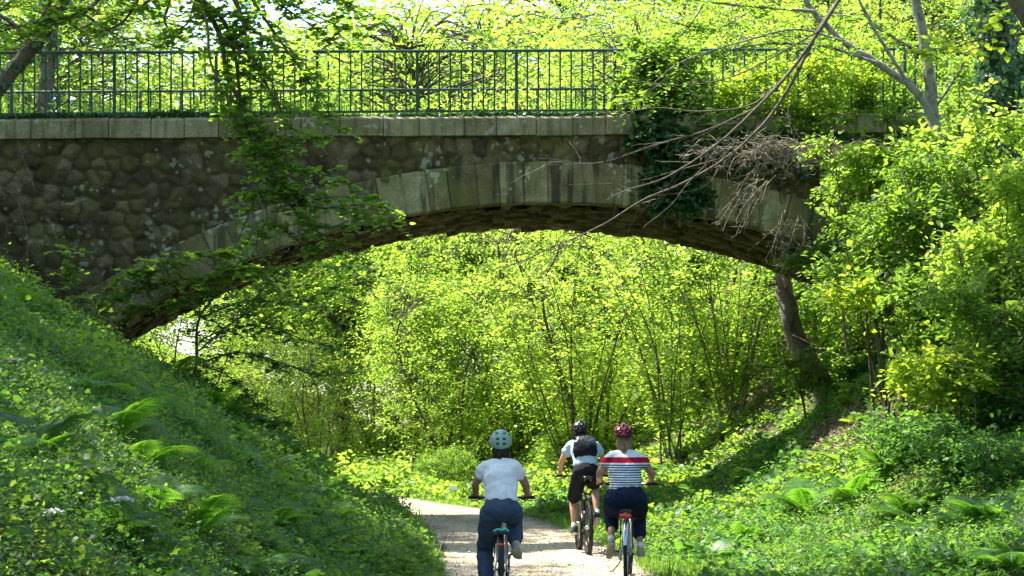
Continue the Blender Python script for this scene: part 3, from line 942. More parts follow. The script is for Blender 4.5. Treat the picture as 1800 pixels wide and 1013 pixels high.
def fern(px, py, size, label, nf=8, lean=None, mat=None, pos=None):
    p = ground_at(px, py) if pos is None else pos
    root = empty('fern', (p[0], p[1], p[2] - .02))
    tag(root, label, 'fern', 'ferns growing on the banks')
    a0 = random.uniform(0, 6.28)
    for i in range(nf):
        o = bpy.data.objects.new('frond', FR[i % 3]); link(o, root)
        az = a0 + i * 2 * math.pi / nf + random.uniform(-.3, .3)
        pitch = random.uniform(.15, .75)
        sc = size * random.uniform(.75, 1.15)
        o.matrix_local = (Matrix.Rotation(az, 4, 'Z') @ Matrix.Rotation(pitch, 4, 'X') @ Matrix.Rotation(random.uniform(-.2, .2), 4, 'Y') @ Matrix.Scale(sc, 4))
    return root


for px, py, s_, nf, lab in [
    (48, 800, .85, 9, 'tall bright fern at the far left of the left bank'),
    (205, 775, .75, 8, 'fern with upright fronds on the middle of the left bank'),
    (300, 680, .95, 9, 'broad fern high on the left bank below the arch springing'),
    (368, 730, .95, 9, 'wide drooping fern on the crest of the left bank'),
    (245, 640, .85, 8, 'fern just below the left foot of the arch'),
    (90, 500, .8, 7, 'fern against the rubble wall at the top of the left bank'),
    (520, 840, .85, 9, 'fern on the lower left bank near the bright gap'),
    (455, 770, .85, 8, 'fern hanging over the edge of the left bank crest'),
    (575, 925, .7, 8, 'fern at the foot of the left bank beside the path'),
    (190, 945, .55, 7, 'small fern near the white umbel flower'),
    (420, 1010, .6, 8, 'fern at the bottom edge left of the path'),
    (270, 900, .55, 7, 'flat pale fern low on the left bank'),
    (600, 985, .5, 7, 'dark fern at the bottom near the left path edge'),
    (330, 840, .5, 6, 'small fern amid low leaves in the middle of the left bank'),
    (610, 800, .9, 7, 'sunlit fern beyond the left bank crest'),
    (1310, 955, .55, 7, 'small fern in the grass right of the red helmeted cyclist'),
    (1420, 905, .95, 9, 'large fern spreading at the foot of the right bank'),
    (1500, 880, .85, 8, 'fern beneath the bare sunny earth on the right bank'),
    (1235, 900, .7, 7, 'pale fern just beside the path behind the cyclists'),
    (1640, 955, .75, 9, 'dense fern low on the right bank'),
    (1730, 930, .8, 9, 'tall fern near the right edge of the bank'),
    (1785, 1000, .6, 8, 'light fern at the bottom right corner'),
    (1480, 985, .45, 6, 'small fern low in the right foreground grass'),
    (1180, 850, .8, 7, 'fern on the right verge beyond the striped shirt'),
    (1560, 840, .7, 7, 'shaded fern below the right shrubs'),
]:
    fern(px, py, s_ * 1.1, lab, nf)
for px, py, s_, lab in [
    (335, 655, .9, 'fern arching off the crest of the left bank under the arch foot'), (400, 745, 1.0, 'long fronded fern at the crest of the left bank'),
    (480, 800, .9, 'fern low on the crest of the left bank'), (545, 870, .8, 'fern near the foot of the left bank crest'), (130, 700, .7, 'upright fern in the upper middle of the left bank'),
    (110, 860, .6, 'fern beneath the bright fern at the far left'), (350, 940, .55, 'fern in the lower middle of the left bank'), (480, 930, .6, 'fern right of the lower middle of the left bank'),
    (20, 560, .9, 'fern high at the left edge'), (250, 820, .6, 'pale fern in the centre of the left bank'), (1360, 870, .8, 'fern beside the sunny leaf litter'), (1590, 910, .7, 'fern between the large ferns of the right bank'),
    (1250, 985, .5, 'fern at the bottom right of the path'), (1700, 1005, .6, 'fern at the bottom of the right bank'), (1130, 835, .8, 'pale fern on the far right verge under the arch')]:
    fern(px, py, s_ * 1.1, lab, 8)

# ------------------------------------------------------------------ white flowers
M['petal'] = noisy('petal', (.62, .64, .52), (.8, .8, .7), bump=0)
M['stem'] = noisy('stem', (.06, .15, .03), (.12, .24, .05), bump=0)


def umbel(px, py, h, rad, label):
    p = ground_at(px, py)
    root = empty('umbel_flower', p); tag(root, label, 'flower', 'white umbel flowers')
    q = Q(); q.tube(smooth_path([[0, 0, -.02], [.015, 0, h * .5], [0, 0, h]], 8), .004, 4); qf = Q(); r = np.random.default_rng(int(px))
    for i in range(16):
        a = i * 2.4; rr = rad * math.sqrt((i + .5) / 16); tip = np.array([rr * math.cos(a), rr * math.sin(a), h + .05 - rr * rr * 4])
        q.tube(np.array([[0, 0, h], tip * [.6, .6, 1] - [0, 0, .01], tip]), .0015, 3)
        m = 14; C = tip + np.c_[r.normal(0, rad * .14, m), r.normal(0, rad * .14, m), r.normal(0, .004, m)]
        qf.add(*rand_leaves(C, .014, T_ROUND, tilt=.3, r=r, droop=0))
    q.obj('stem', M['stem'], root); qf.obj('flower_head', M['petal'], root)


umbel(214, 975, .30, .075, 'white umbel flower with a wide flat head at the bottom left')
umbel(25, 690, .22, .045, 'small white flower head high up at the left edge')
umbel(185, 900, .2, .035, 'small white flower head above the larger umbel')
umbel(95, 985, .22, .05, 'white flower head in the bottom left corner')

# ------------------------------------------------------------------ trees behind the bridge
hazel = plant('hazel_tree', (0, 0, 0), 101, [(0, 0, 3.6, 2.9, 2.9, 3.2), (0, 0, 1.5, 1.8, 1.8, 1.3)], 300, 77, .074, .55, 'leaf_far', None, 'tree', bark='bark',
              stems=9, tr=(.05, .018), fan=.75, br=.014, tpl=T_OVATE)
broad = plant('broadleaf_tree', (0, 0, 0), 102, [(0, 0, 6.2, 3.4, 3.4, 3.4), (.6, 0, 3.4, 2.4, 2.4, 1.6)], 330, 70, .088, .62, 'leaf_far', None, 'tree',
              trunk=[(0, 0, -.4), (.15, 0, 2.2), (-.1, .1, 5), (.2, 0, 8)], tr=(.11, .025), br=.022)
shrub = plant('shrub', (0, 0, 0), 103, [(0, 0, 1.1, 1.7, 1.7, 1.2)], 210, 56, .075, .38, 'leaf_mid', None, 'shrub', stems=6, tr=(.03, .01), fan=.6, br=.01, tpl=T_OVATE)
slender = plant('slender_tree', (0, 0, 0), 104, [(0, 0, 6.8, 1.9, 1.9, 3.2)], 190, 56, .095, .55, 'leaf_far', None, 'tree',
                trunk=[(0, 0, -.4), (-.25, 0, 2.5), (.1, .1, 5), (.0, 0, 9)], tr=(.085, .02), br=.018)
protos = {'h': hazel, 'b': broad, 's': shrub, 't': slender}
used = set()
CATS = {'h': 'tree', 'b': 'tree', 's': 'shrub', 't': 'tree'}


def put(kind, x, y, sc, label, group, z=None, rz=None, tilt=(0, 0), sz=1.0):
    o = protos[kind]
    if kind in used:
        o = copy_tree(o)
    used.add(kind)
    zz = float(zt(x, y)) if z is None else z
    o.location = (x, y, zz - .05)
    o.rotation_euler = (tilt[0], tilt[1], random.uniform(0, 6.28) if rz is None else rz)
    o.scale = (sc, sc, sc * sz)
    o['label'] = label; o['category'] = CATS[kind]; o['group'] = group
    return o


GW = 'trees of the wood seen through the arch'
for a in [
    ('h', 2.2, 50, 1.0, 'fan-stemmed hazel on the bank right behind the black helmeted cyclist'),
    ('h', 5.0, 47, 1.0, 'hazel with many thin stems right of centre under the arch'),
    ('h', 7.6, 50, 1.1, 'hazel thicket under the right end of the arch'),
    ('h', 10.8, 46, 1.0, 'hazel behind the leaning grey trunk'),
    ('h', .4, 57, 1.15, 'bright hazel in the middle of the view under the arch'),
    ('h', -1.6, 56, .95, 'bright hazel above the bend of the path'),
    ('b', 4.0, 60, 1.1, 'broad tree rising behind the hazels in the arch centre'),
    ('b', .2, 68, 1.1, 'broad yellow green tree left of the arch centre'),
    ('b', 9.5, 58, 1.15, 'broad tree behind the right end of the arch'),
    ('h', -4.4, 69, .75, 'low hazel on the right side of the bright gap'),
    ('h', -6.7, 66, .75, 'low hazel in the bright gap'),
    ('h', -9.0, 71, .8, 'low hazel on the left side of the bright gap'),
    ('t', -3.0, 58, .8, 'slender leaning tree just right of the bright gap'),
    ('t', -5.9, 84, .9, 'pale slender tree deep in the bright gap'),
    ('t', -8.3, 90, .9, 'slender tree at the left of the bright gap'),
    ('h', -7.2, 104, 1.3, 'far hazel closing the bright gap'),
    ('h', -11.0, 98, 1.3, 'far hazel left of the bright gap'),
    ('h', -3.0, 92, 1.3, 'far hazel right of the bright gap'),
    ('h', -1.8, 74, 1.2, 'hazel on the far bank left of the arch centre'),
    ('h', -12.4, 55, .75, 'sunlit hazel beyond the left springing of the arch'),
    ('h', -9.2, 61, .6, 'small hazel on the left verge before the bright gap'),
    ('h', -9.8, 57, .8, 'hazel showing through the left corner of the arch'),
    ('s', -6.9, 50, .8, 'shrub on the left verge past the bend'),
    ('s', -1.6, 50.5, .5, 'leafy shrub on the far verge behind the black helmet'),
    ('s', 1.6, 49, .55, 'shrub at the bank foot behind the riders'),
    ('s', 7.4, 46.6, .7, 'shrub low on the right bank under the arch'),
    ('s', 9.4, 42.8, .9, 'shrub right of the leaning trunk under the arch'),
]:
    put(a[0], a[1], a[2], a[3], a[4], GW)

GD = 'trees above and beyond the railing'
for a in [
    ('s', -13.5, 43, 1.2, 'shrub behind the left end of the railing'),
    ('s', -15.0, 47, 1.3, 'shrub showing between the leftmost balusters'),
    ('s', 7.8, 43, 1.2, 'shrub behind the right end of the railing'),
    ('s', 10.6, 42, 1.3, 'shrub behind the dead twigs'),
    ('s', 13.0, 40.5, 1.3, 'shrub behind the ivy clad trunk'),
    ('b', -13.2, 44.5, 1.15, 'shady broad tree above the left end of the railing'),
    ('b', -17.5, 71, 1.8, 'broad tree above the railing behind the hanging branches'),
    ('b', .8, 66, 1.25, 'yellow green tree above the middle of the railing'),
    ('b', 4.6, 64, 1.1, 'yellow green tree above the railing right of the middle'),
    ('b', 8.4, 61, 1.05, 'bright tree above the right end of the railing'),
    ('b', 12.6, 59, 1.1, 'bright tree behind the grey forked trunk'),
    ('b', 16.5, 57, 1.1, 'leafy tree behind the ivy clad trunk'),
    ('h', 3.4, 72, 1.3, 'hazel far behind the railing at the centre'),
    ('h', 8.4, 69, 1.3, 'hazel far behind the railing on the right'),
    ('h', 12.5, 66, 1.3, 'hazel at the right of the wood above the bridge'),
    ('b', -19.5, 90, 2.0, 'tall background tree over the far left railing'),
    ('b', -14.0, 98, 2.1, 'tall background tree over the left quarter of the railing'),
    ('b', -8.6, 104, 2.2, 'tall background tree over the left half of the railing'),
    ('b', -3.0, 96, 2.0, 'tall background tree over the middle of the bridge'),
    ('b', 2.8, 100, 2.1, 'tall background tree just right of the middle of the bridge'),
    ('b', 8.6, 94, 2.0, 'tall background tree over the right half of the bridge'),
    ('b', 15.5, 90, 2.0, 'tall background tree over the right quarter of the bridge'),
    ('b', 22.0, 92, 2.0, 'tall background tree over the far right of the bridge'),
    ('b', -8.0, 92, 2.3, 'towering yellow green tree over the railing where the branches hang'),
    ('b', -7.0, 80, 1.95, 'tall yellow green tree over the left middle of the railing'),
    ('b', -3.4, 70, 1.9, 'tall yellow green tree filling the sky above the centre left of the railing'),
    ('b', -11.0, 86, 2.0, 'tall yellow green tree behind the hanging branches'),
    ('b', -1.0, 80, 2.0, 'tall yellow green tree far above the middle of the railing'),
]:
    put(a[0], a[1], a[2], a[3], a[4], GD)

# tall trees on the banks beside the camera: they stand outside the frame and shade the cutting
tall = plant('tall_tree', (0, 0, 0), 105, [(0, 0, 10.6, 4.6, 4.6, 2.6), (0, 0, 13, 3, 3, 2)], 280, 56, .13, .75, 'leaf_mid', None, 'tree',
             trunk=[(0, 0, -.4), (.2, .1, 3), (-.1, 0, 7), (0, .2, 13)], tr=(.24, .05), br=.04)
protos['t2'] = tall; CATS['t2'] = 'tree'
for x, y, sc, tl_, lab in [(8.4, 24.5, 1.05, -.50, 'tall tree leaning over the path from the right bank'), (6.8, 18.5, 1.0, -.35, 'tall leaning tree low on the right bank near the camera')]:
    put('t2', x, y, sc, lab, 'tall trees on the banks beside the camera', tilt=(0, tl_), rz=0)
for i, (x, y, sc, dz, lab) in enumerate([
    (-8.8, 22, 1.0, 0, 'tall tree on the left bank shading the path'),
    (-14.5, 29.5, 1.0, -.6, 'tall tree on the left bank shading the rubble wall'),
    (-7.2, 15.5, 1.0, 0, 'tall tree on the left bank near the camera'),
    (-13.6, 36.5, 1.05, -.8, 'tall tree left of the bridge with foliage above the railing'),
    (-13.5, 25, 1.15, -.5, 'tall tree far up the left bank'),
    (-6.5, 8.5, 1.0, 0, 'tall tree on the left bank level with the camera'),
    
    (-3.6, 1.0, 1.1, 2, 'tall tree beside the path behind the camera'),
]):
    put('t2', x, y, sc, lab, 'tall trees on the banks beside the camera')


# ------------------------------------------------------------------ trees drawn limb by limb
def limb_plant(name, base, limbs, label, cat, leaf_paths=None, mat='leaf_dark', bark='bark', trunkname='trunk', crownname='crown', extra=None, group=None,
               sides=7, twigmat=None, **kw):
    """limbs: list of (points, r0, r1) in world space; the thing's empty stands at base"""
    base = np.array(base, float)
    root = empty(name, base); tag(root, label, cat, group)
    q = Q(); tw = Q(); ql = Q(); lp = []
    for pts, r0, r1 in limbs:
        p = smooth_path(np.array(pts), max(10, 5 * len(pts))) - base
        p[1:-1] += rng.normal(0, min(r1 * .35, .012), p[1:-1].shape)
        q.tube(p, np.linspace(r0, r1, len(p)), sides)
        lp.append(p)
    use = lp if leaf_paths is None else [lp[i] for i in leaf_paths]
    if kw.get('per_m', 1) and use:
        sprays(ql, tw, use, **kw)
    V, F = q.get(); V2, F2 = tw.get()
    mats = [M[bark], M[twigmat or 'twig']]
    qobj(trunkname, np.vstack([V, V2]), np.vstack([F, F2 + len(V)]), mats, root, smooth=True, midx=np.r_[np.zeros(len(F), int), np.ones(len(F2), int)])
    if extra is not None: extra(ql, base)
    if ql.v:
        ql.obj(crownname, M[mat], root)
    return root


def pp(lst, Y, dy=0.0):
    """photo positions at distance Y (a third number in a point is its own distance)"""
    return [P(a[0], a[1], a[2] if len(a) > 2 else Y + dy * i) for i, a in enumerate(lst)]


# left: drooping branches of a tree rooted on the left bank, hanging in front of the bridge
zb = np.array([-10.8, 29, float(zt(-10.8, 29))])
lead = [zb, zb + [.3, .1, 3.0], P(-160, 10, 29.5), P(60, -120, 29.5), P(260, -110, 29.5)]
limb_plant('drooping_tree', zb, [
    (lead, .2, .09),
    (pp([(260, -110), (345, -10), (385, 60), (400, 130), (430, 200), (455, 270), (500, 330), (560, 365), (640, 360), (705, 375)], 29.5), .05, .008),
    (pp([(260, -110), (400, -20), (440, 90), (480, 170), (520, 230), (575, 245)], 29.2), .04, .006),
    (pp([(345, -10), (395, 40), (415, 110), (425, 190), (445, 260), (452, 330), (430, 395), (405, 450)], 29.3), .035, .006),
    (pp([(452, 300), (490, 335), (540, 395), (600, 430), (650, 475)], 29.3), .022, .005),
    (pp([(300, -60), (360, 30), (370, 110), (405, 190), (395, 240)], 29), .03, .006),
    (pp([(420, -40), (470, 40), (520, 110), (560, 170), (600, 235)], 29.8), .028, .006),
    (pp([(452, 330), (470, 380), (450, 430), (470, 490), (510, 540)], 29.2), .016, .005),
    (pp([(500, 330), (560, 400), (640, 380), (690, 395)], 29.0), .016, .004),
    (pp([(430, 200), (470, 300), (520, 330), (545, 350)], 29.0), .014, .004),
    (pp([(260, -110), (200, -40), (150, 20), (60, 40), (-20, 60)], 30), .05, .01),
    (pp([(260, -110), (250, -20), (215, 40), (160, 60)], 30.5), .04, .01),
    (pp([(260, -110), (300, -20), (290, 40), (330, 75)], 30.4), .04, .008),
    (pp([(300, -100), (440, -60), (560, -20), (640, 30)], 30.6), .04, .008),
    (pp([(400, -20), (440, 50), (500, 80), (545, 130), (540, 200)], 29.4), .02, .005),
    (pp([(385, 60), (450, 110), (480, 150), (500, 220), (505, 290)], 29.1), .02, .005),
    (pp([(430, 200), (480, 240), (505, 280), (500, 320)], 29.0), .012, .004),
    (pp([(60, -120), (20, -40), (-40, 20)], 30.2), .04, .01),
    (pp([(400, -60), (500, -30), (600, 0), (680, 40)], 31), .02, .006),
    (pp([(400, -60), (480, 0), (540, 40), (600, 90)], 30.8), .02, .006),
    (pp([(455, 270), (500, 290), (560, 300), (620, 330)], 29.1), .012, .004),
    (pp([(500, 330), (550, 350), (600, 345), (670, 350)], 29.1), .012, .004),
    (pp([(470, 380), (520, 420), (560, 440), (620, 430)], 29.1), .012, .004),
    (pp([(260, -110), (180, -60), (100, -10), (60, 55), (20, 75)], 30.6), .04, .01),
    (pp([(260, -110), (300, -50), (250, 10), (190, 30), (120, 60)], 31), .03, .01),
    (pp([(345, -10), (330, 40), (300, 60), (280, 85)], 30), .02, .006),
    (pp([(440, -60), (480, -10), (560, 30), (620, 60)], 31), .02, .006),
], 'tree on the left bank with long leafy branches hanging before the bridge', 'tree', leaf_paths=list(range(1, 27)), mat='leaf_mid',
    per_m=21, tw_len=(.14, .5), leaf=.10, leaves_per=9, start=.03, tpl=T_ROUND)
limb_plant('sapling', P(150, 575, 31), [
    (pp([(150, 575), (170, 560), (220, 520), (300, 495), (390, 488)], 31), .022, .005),
    (pp([(170, 560), (240, 540), (330, 530), (420, 470)], 30.8), .018, .005),
    (pp([(160, 570), (200, 500), (260, 470), (300, 440)], 31), .016, .004),
    (pp([(160, 570), (130, 500), (110, 450), (140, 440)], 31), .014, .004),
    (pp([(390, 488), (430, 470), (470, 490), (500, 530)], 30.6), .01, .003),
    (pp([(220, 520), (300, 460), (370, 450), (430, 440)], 30.9), .01, .003),
], 'spreading dark sapling before the left end of the arch ring', 'sapling', mat='leaf_mid', per_m=28, tw_len=(.12, .4), leaf=.10, leaves_per=7, tpl=T_LOBED)
limb_plant('dark_branch_tree', ground_at(330, 720), [
    ([ground_at(330, 720), P(345, 640, 31.5), P(350, 560, 31.5), P(400, 500, 31.2)], .04, .012),
    (pp([(345, 640), (420, 620), (500, 640), (560, 660), (620, 650)], 31.5), .018, .005),
    (pp([(350, 560), (430, 530), (520, 530), (600, 500)], 31.5), .018, .005),
    (pp([(345, 620), (400, 580), (470, 575), (540, 600), (600, 615)], 31.3), .016, .004),
    (pp([(350, 600), (420, 560), (480, 490), (540, 470), (620, 470)], 31.2), .015, .004),
    (pp([(345, 640), (400, 660), (440, 700), (480, 730), (515, 755)], 31), .016, .004),
    (pp([(350, 560), (360, 500), (420, 440), (450, 400)], 31.2), .014, .004),
], 'small dark leaved tree reaching across the left side of the arch opening', 'tree', mat='leaf_dark', per_m=18, tw_len=(.15, .45), leaf=.09, leaves_per=7, tpl=T_LOBED)
limb_plant('sapling', ground_at(395, 830), [
    ([ground_at(395, 830), P(390, 760, 21), P(370, 700, 21)], .006, .003),
], 'thin bare sapling standing in the low leaves of the left bank', 'sapling', mat='leaf_dark', per_m=3, tw_len=(.08, .2), leaf=.05, leaves_per=3)


def ivy_on(pts, r0, r1, n, size, thick, seed, mat_up=.8):
    def f(ql, base):
        r = np.random.default_rng(seed)
        p = smooth_path(np.array(pts), 60) - base
        t = r.random(n); k_ = t * 59; i = k_.astype(int); fr = (k_ - i)[:, None]
        i = np.minimum(i, 58)
        c = p[i] * (1 - fr) + p[i + 1] * fr
        tan = norm(p[i + 1] - p[i]); u = norm(np.cross(tan, r.normal(0, 1, (n, 3))))
        rad = r0 + (r1 - r0) * t + thick * r.random(n) * (.4 + vnoise(t * 9, 0 * t, seed))
        C = c + u * rad[:, None]
        D = np.c_[r.normal(0, .4, n), r.normal(0, .4, n), -np.ones(n)]
        ql.add(*leaf_arrays(C, D, u + r.normal(0, .45, (n, 3)), size * r.uniform(.6, 1.3, n), T_LOBED))
    return f


lp_ = pp([(-130, 330), (-60, 225), (0, 150), (60, 78), (112, 0), (150, -80)], 31.5)
gb = np.array([-11.2, 31.5, float(zt(-11.2, 31.5))])
limb_plant('leaning_tree', gb, [([gb] + lp_, .16, .11), (pp([(60, 78), (20, 40), (-30, 10)], 31.5), .05, .02), (pp([(112, 0), (170, 40), (230, 75)], 31.8), .03, .008)],
           'leaning dark trunk with ivy crossing the top left corner', 'tree', leaf_paths=[1, 2], mat='ivy', per_m=8, leaf=.09,
           extra=ivy_on(lp_, .12, .1, 260, .085, .08, 5), tw_len=(.2, .5))
tb_ = np.array([-10.2, 41.5, 0.0]); tb_[2] = zt(tb_[0], tb_[1])
limb_plant('background_trunk', tb_, [([tb_, P(80, 160, 41.5), P(90, 60, 41.5), P(70, -60, 41.5)], .18, .14)],
           'dark upright trunk behind the left end of the railing', 'tree', leaf_paths=[], mat='ivy', per_m=0, extra=ivy_on([tb_, P(80, 160, 41.5), P(90, 60, 41.5), P(70, -60, 41.5)], .18, .14, 500, .09, .12, 8))
# hanging dead stems at the far left
limb_plant('dead_vine', P(0, 320, 31), [
    (pp([(-20, 318), (25, 345), (45, 400), (48, 470), (50, 520)], 31), .006, .003),
    (pp([(-10, 380), (12, 395), (5, 440)], 31), .005, .003),
    (pp([(28, 330), (45, 290), (60, 330), (62, 345)], 31), .004, .002),
    (pp([(22, 150), (30, 230), (35, 260), (60, 330)], 31), .005, .003),
], 'thin dead vine stems hanging on the wall at the far left', 'vine', leaf_paths=[0], mat='ivy', bark='deadtwig', trunkname='stem', crownname='foliage', per_m=6, tw_len=(.06, .16), leaf=.03, leaves_per=2)

limb_plant('dead_vine', ground_at(18, 960), [
    ([ground_at(18, 965), P(24, 900, 13.2), P(12, 850, 13.2), P(-6, 800, 13.2)], .004, .002),
    ([ground_at(40, 960), P(30, 920, 13.4), P(36, 880, 13.4)], .003, .002),
], 'thin pale dead stem arching over the plants at the lower left edge', 'vine', leaf_paths=[], per_m=0, bark='deadtwig', trunkname='stem')

# right: grey forked trunk, ivy clad trunk and their long bare branches
gt = np.array([7.05, 32.5, 0.0]); gt[2] = zt(gt[0], gt[1])
limb_plant('forked_tree', gt, [
    ([gt, P(1655, 420, 32.5), P(1650, 300, 32.5), P(1640, 195, 32.5), P(1628, 100, 32.5), P(1605, -30, 32.5)], .12, .085),
    (pp([(1648, 290), (1640, 210), (1600, 150), (1540, 110), (1480, 72), (1430, 20), (1395, -40)], 32), .075, .045),
    (pp([(1600, 150), (1560, 90), (1520, 20), (1490, -40)], 32), .035, .02),
    (pp([(1540, 110), (1440, 80), (1340, 78), (1240, 95), (1170, 80)], 31.6), .03, .008),
    (pp([(1430, 20), (1330, 12), (1240, 3), (1180, -8)], 31.6), .03, .01),
    (pp([(1480, 72), (1400, 52), (1300, 75), (1200, 108), (1150, 145)], 31.2), .022, .006),
    (pp([(1650, 300), (1690, 240), (1720, 170), (1735, 90)], 32.6), .04, .015),
    (pp([(1640, 195), (1690, 120), (1720, 60), (1780, 30)], 32.6), .03, .01),
    (pp([(1628, 100), (1560, 60), (1500, 30), (1420, 30)], 32.6), .03, .01),
    (pp([(1240, 3), (1200, 60), (1150, 90), (1110, 130)], 31.6), .015, .005),
    (pp([(1330, 12), (1260, 50), (1180, 40), (1100, 30)], 31.8), .015, .005),
    (pp([(1240, 95), (1180, 130), (1130, 170), (1090, 180)], 31.5), .014, .005),
    (pp([(1200, 108), (1230, 150), (1210, 190)], 31.4), .012, .005),
    (pp([(1690, 240), (1740, 260), (1800, 250)], 32.4), .02, .008),
    (pp([(1720, 170), (1780, 150), (1830, 160)], 32.4), .02, .008),
    (pp([(1605, -30), (1660, 10), (1700, 20)], 32.4), .02, .008),
], 'pale grey forked tree on the right bank with long limbs over the railing', 'tree', leaf_paths=[3, 4, 6, 7, 8, 9, 10, 11, 12, 13, 14, 15], mat='leaf_mid', bark='greybark',
    per_m=22, leaf=.10, leaves_per=7, tw_len=(.2, .55))
it = np.array([7.75, 30.8, 0.0]); it[2] = zt(it[0], it[1])
ip = [it, P(1765, 330, 30.8), P(1768, 200, 30.8), P(1755, 80, 30.8), P(1750, -70, 30.8)]
limb_plant('ivy_clad_tree', it, [
    (ip, .17, .14),
    (pp([(1752, -60), (1640, -150), (1540, -110), (1478, -5), (1400, 112), (1330, 190), (1255, 258), (1170, 312), (1100, 335), (1065, 352)], 30, -.1), .042, .005),
    (pp([(1478, -5), (1435, 60), (1395, 140), (1345, 215), (1280, 275), (1205, 320), (1130, 352), (1060, 395), (960, 440), (880, 475)], 29.8), .035, .005),
    (pp([(1400, 112), (1330, 180), (1240, 196), (1150, 190), (1060, 200), (1010, 150)], 29.8), .018, .004),
    (pp([(1330, 190), (1240, 230), (1150, 255), (1060, 285), (960, 290)], 29.7), .016, .004),
    (pp([(1300, 240), (1220, 310), (1180, 360), (1130, 400)], 29.6), .012, .004),
    (pp([(1440, 55), (1300, 130), (1200, 150), (1100, 140)], 29.6), .014, .004),
    (pp([(1280, 275), (1190, 300), (1110, 320), (1000, 325)], 29.5), .01, .003),
    (pp([(1060, 395), (1010, 420), (940, 455)], 29.4), .007, .003),
    (pp([(1345, 215), (1270, 290), (1235, 330), (1150, 345)], 29.5), .01, .003),
], 'ivy clad trunk at the upper right whose bare branches sweep down before the arch', 'tree', leaf_paths=[3, 6], mat='ivy', per_m=5, leaf=.06,
    extra=ivy_on(ip[1:], .17, .15, 2600, .11, .32, 6), tw_len=(.15, .35), leaves_per=4)
# fine bare side twigs on those branches
r = np.random.default_rng(61)
rt = bpy.data.objects['ivy_clad_tree']; base = np.array(rt.location)
for lst, Y in (([(1478, -5), (1400, 112), (1330, 190), (1255, 258), (1170, 312), (1065, 352)], 29.6), ([(1435, 60), (1345, 215), (1205, 320), (1060, 395), (880, 475)], 29.7),
               ([(1330, 190), (1240, 230), (1150, 255), (960, 290)], 29.7)):
    q = Q(); p = smooth_path(np.array(pp(lst, Y)), 60) - base
    for j in range(26):
        a = p[r.integers(10, 60)]; az = r.uniform(0, 6.28); l = r.uniform(.15, .7)
        d = norm(np.array([-.8 + .5 * math.cos(az), .5 * math.sin(az), r.normal(-.2, .5)]))
        tw = a + d * l * np.linspace(0, 1, 6)[:, None] + r.normal(0, .015, (6, 3)) * np.linspace(0, 1, 6)[:, None]
        q.tube(tw, np.linspace(.006, .002, 6), 3)
    q.obj('bare_twigs', M['twig'], rt)['kind'] = 'stuff'


def blob(name, px, py, Y, rx, rz, seed, label, cat, mat, leaf=.085, ncl=70, lpc=56, ry=None, tpl=T_OVATE, stems=3, cr=.32, tilt=.7, tr=(.025, .008), z0=None, group=None, bark='bark'):
    """a shrub whose crown stands at that place above the ground under it"""
    c = P(px, py, Y); g = float(zt(c[0], c[1])) if z0 is None else z0
    h = max(c[2] - g, rz * .8)
    rs = np.random.default_rng(seed + 5000)
    ell = [(0, 0, h, rx * .6, (ry or rx) * .6, rz * .6)]
    for i in range(8):
        a = rs.uniform(0, 6.28); e_ = rs.uniform(-.9, .9)
        ell.append((rx * rs.uniform(.6, 1.05) * math.cos(a), rx * .6 * math.sin(a), h + rz * .95 * e_, rx * rs.uniform(.22, .5), rx * .4, rz * rs.uniform(.16, .38)))
    if h - rz > .5 and px > 1600: ell.append((0, 0, h * .42, rx * .62, rx * .5, h * .36)); ncl = int(ncl * 1.25)
    if rz < .35: ell = [(0, 0, h, rx, ry or rx, rz)]
    return plant(name, (c[0], c[1], g), seed, ell, ncl, lpc, leaf, cr, mat, label, cat, group, bark=bark, tpl=tpl, stems=stems, fan=.5, tr=tr, br=.012, tilt=tilt)


GS = 'shrubs massed on the right bank'
blob('shrub', 1545, 470, 31.5, .9, .7, 201, 'shrub covering the right end of the arch ring', 'shrub', 'leaf_mid', ncl=95, group=GS)
blob('shrub', 1590, 400, 30.5, 1.15, .95, 202, 'big feathery green shrub right of the dead twigs', 'shrub', 'leaf_mid', ncl=140, leaf=.075, group=GS)
blob('shrub', 1700, 330, 29.5, 1.1, .85, 203, 'shrub below the forked grey trunk', 'shrub', 'leaf_mid', ncl=110, group=GS)
blob('shrub', 1760, 440, 27.5, 1.0, .95, 204, 'yellow green shrub at the right edge of the frame', 'shrub', 'leaf_far', ncl=120, group=GS)
blob('shrub', 1660, 540, 28.5, 1.0, .8, 205, 'dense green shrub in the middle of the right bank', 'shrub', 'leaf_mid', ncl=100, leaf=.08, group=GS)
blob('shrub', 1760, 600, 25, .75, .75, 206, 'shrub low at the right edge of the frame', 'shrub', 'leaf_mid', ncl=100, leaf=.07, group=GS)
blob('shrub', 1665, 655, 24.8, .62, .28, 209, 'lime yellow sunlit sapling in the right shrubs', 'shrub', 'leaf_lime', ncl=34, leaf=.085, stems=2, group=GS)
blob('shrub', 1490, 515, 29, .34, .2, 210, 'small lime spray of leaves near the right foot of the arch', 'shrub', 'leaf_lime', ncl=12, stems=1, group=GS, z0=P(1490, 515, 29)[2] - .7)
blob('shrub', 1775, 220, 29, .7, .6, 211, 'bright shrub at the right edge beside the ivy trunk', 'shrub', 'leaf_far', ncl=50, group=GS)
blob('shrub', 1550, 300, 31.5, .9, .55, 212, 'pale green shrub under the limb of the forked tree', 'shrub', 'leaf_far', ncl=70, group=GS)
blob('shrub', 1690, 820, 23.5, .6, .4, 214, 'low dark shrub near the ferns of the right bank', 'shrub', 'leaf_dark', ncl=50, leaf=.06, group=GS)
b_ = np.array([8.6, 26.5, 0.0]); b_[2] = zt(b_[0], b_[1])
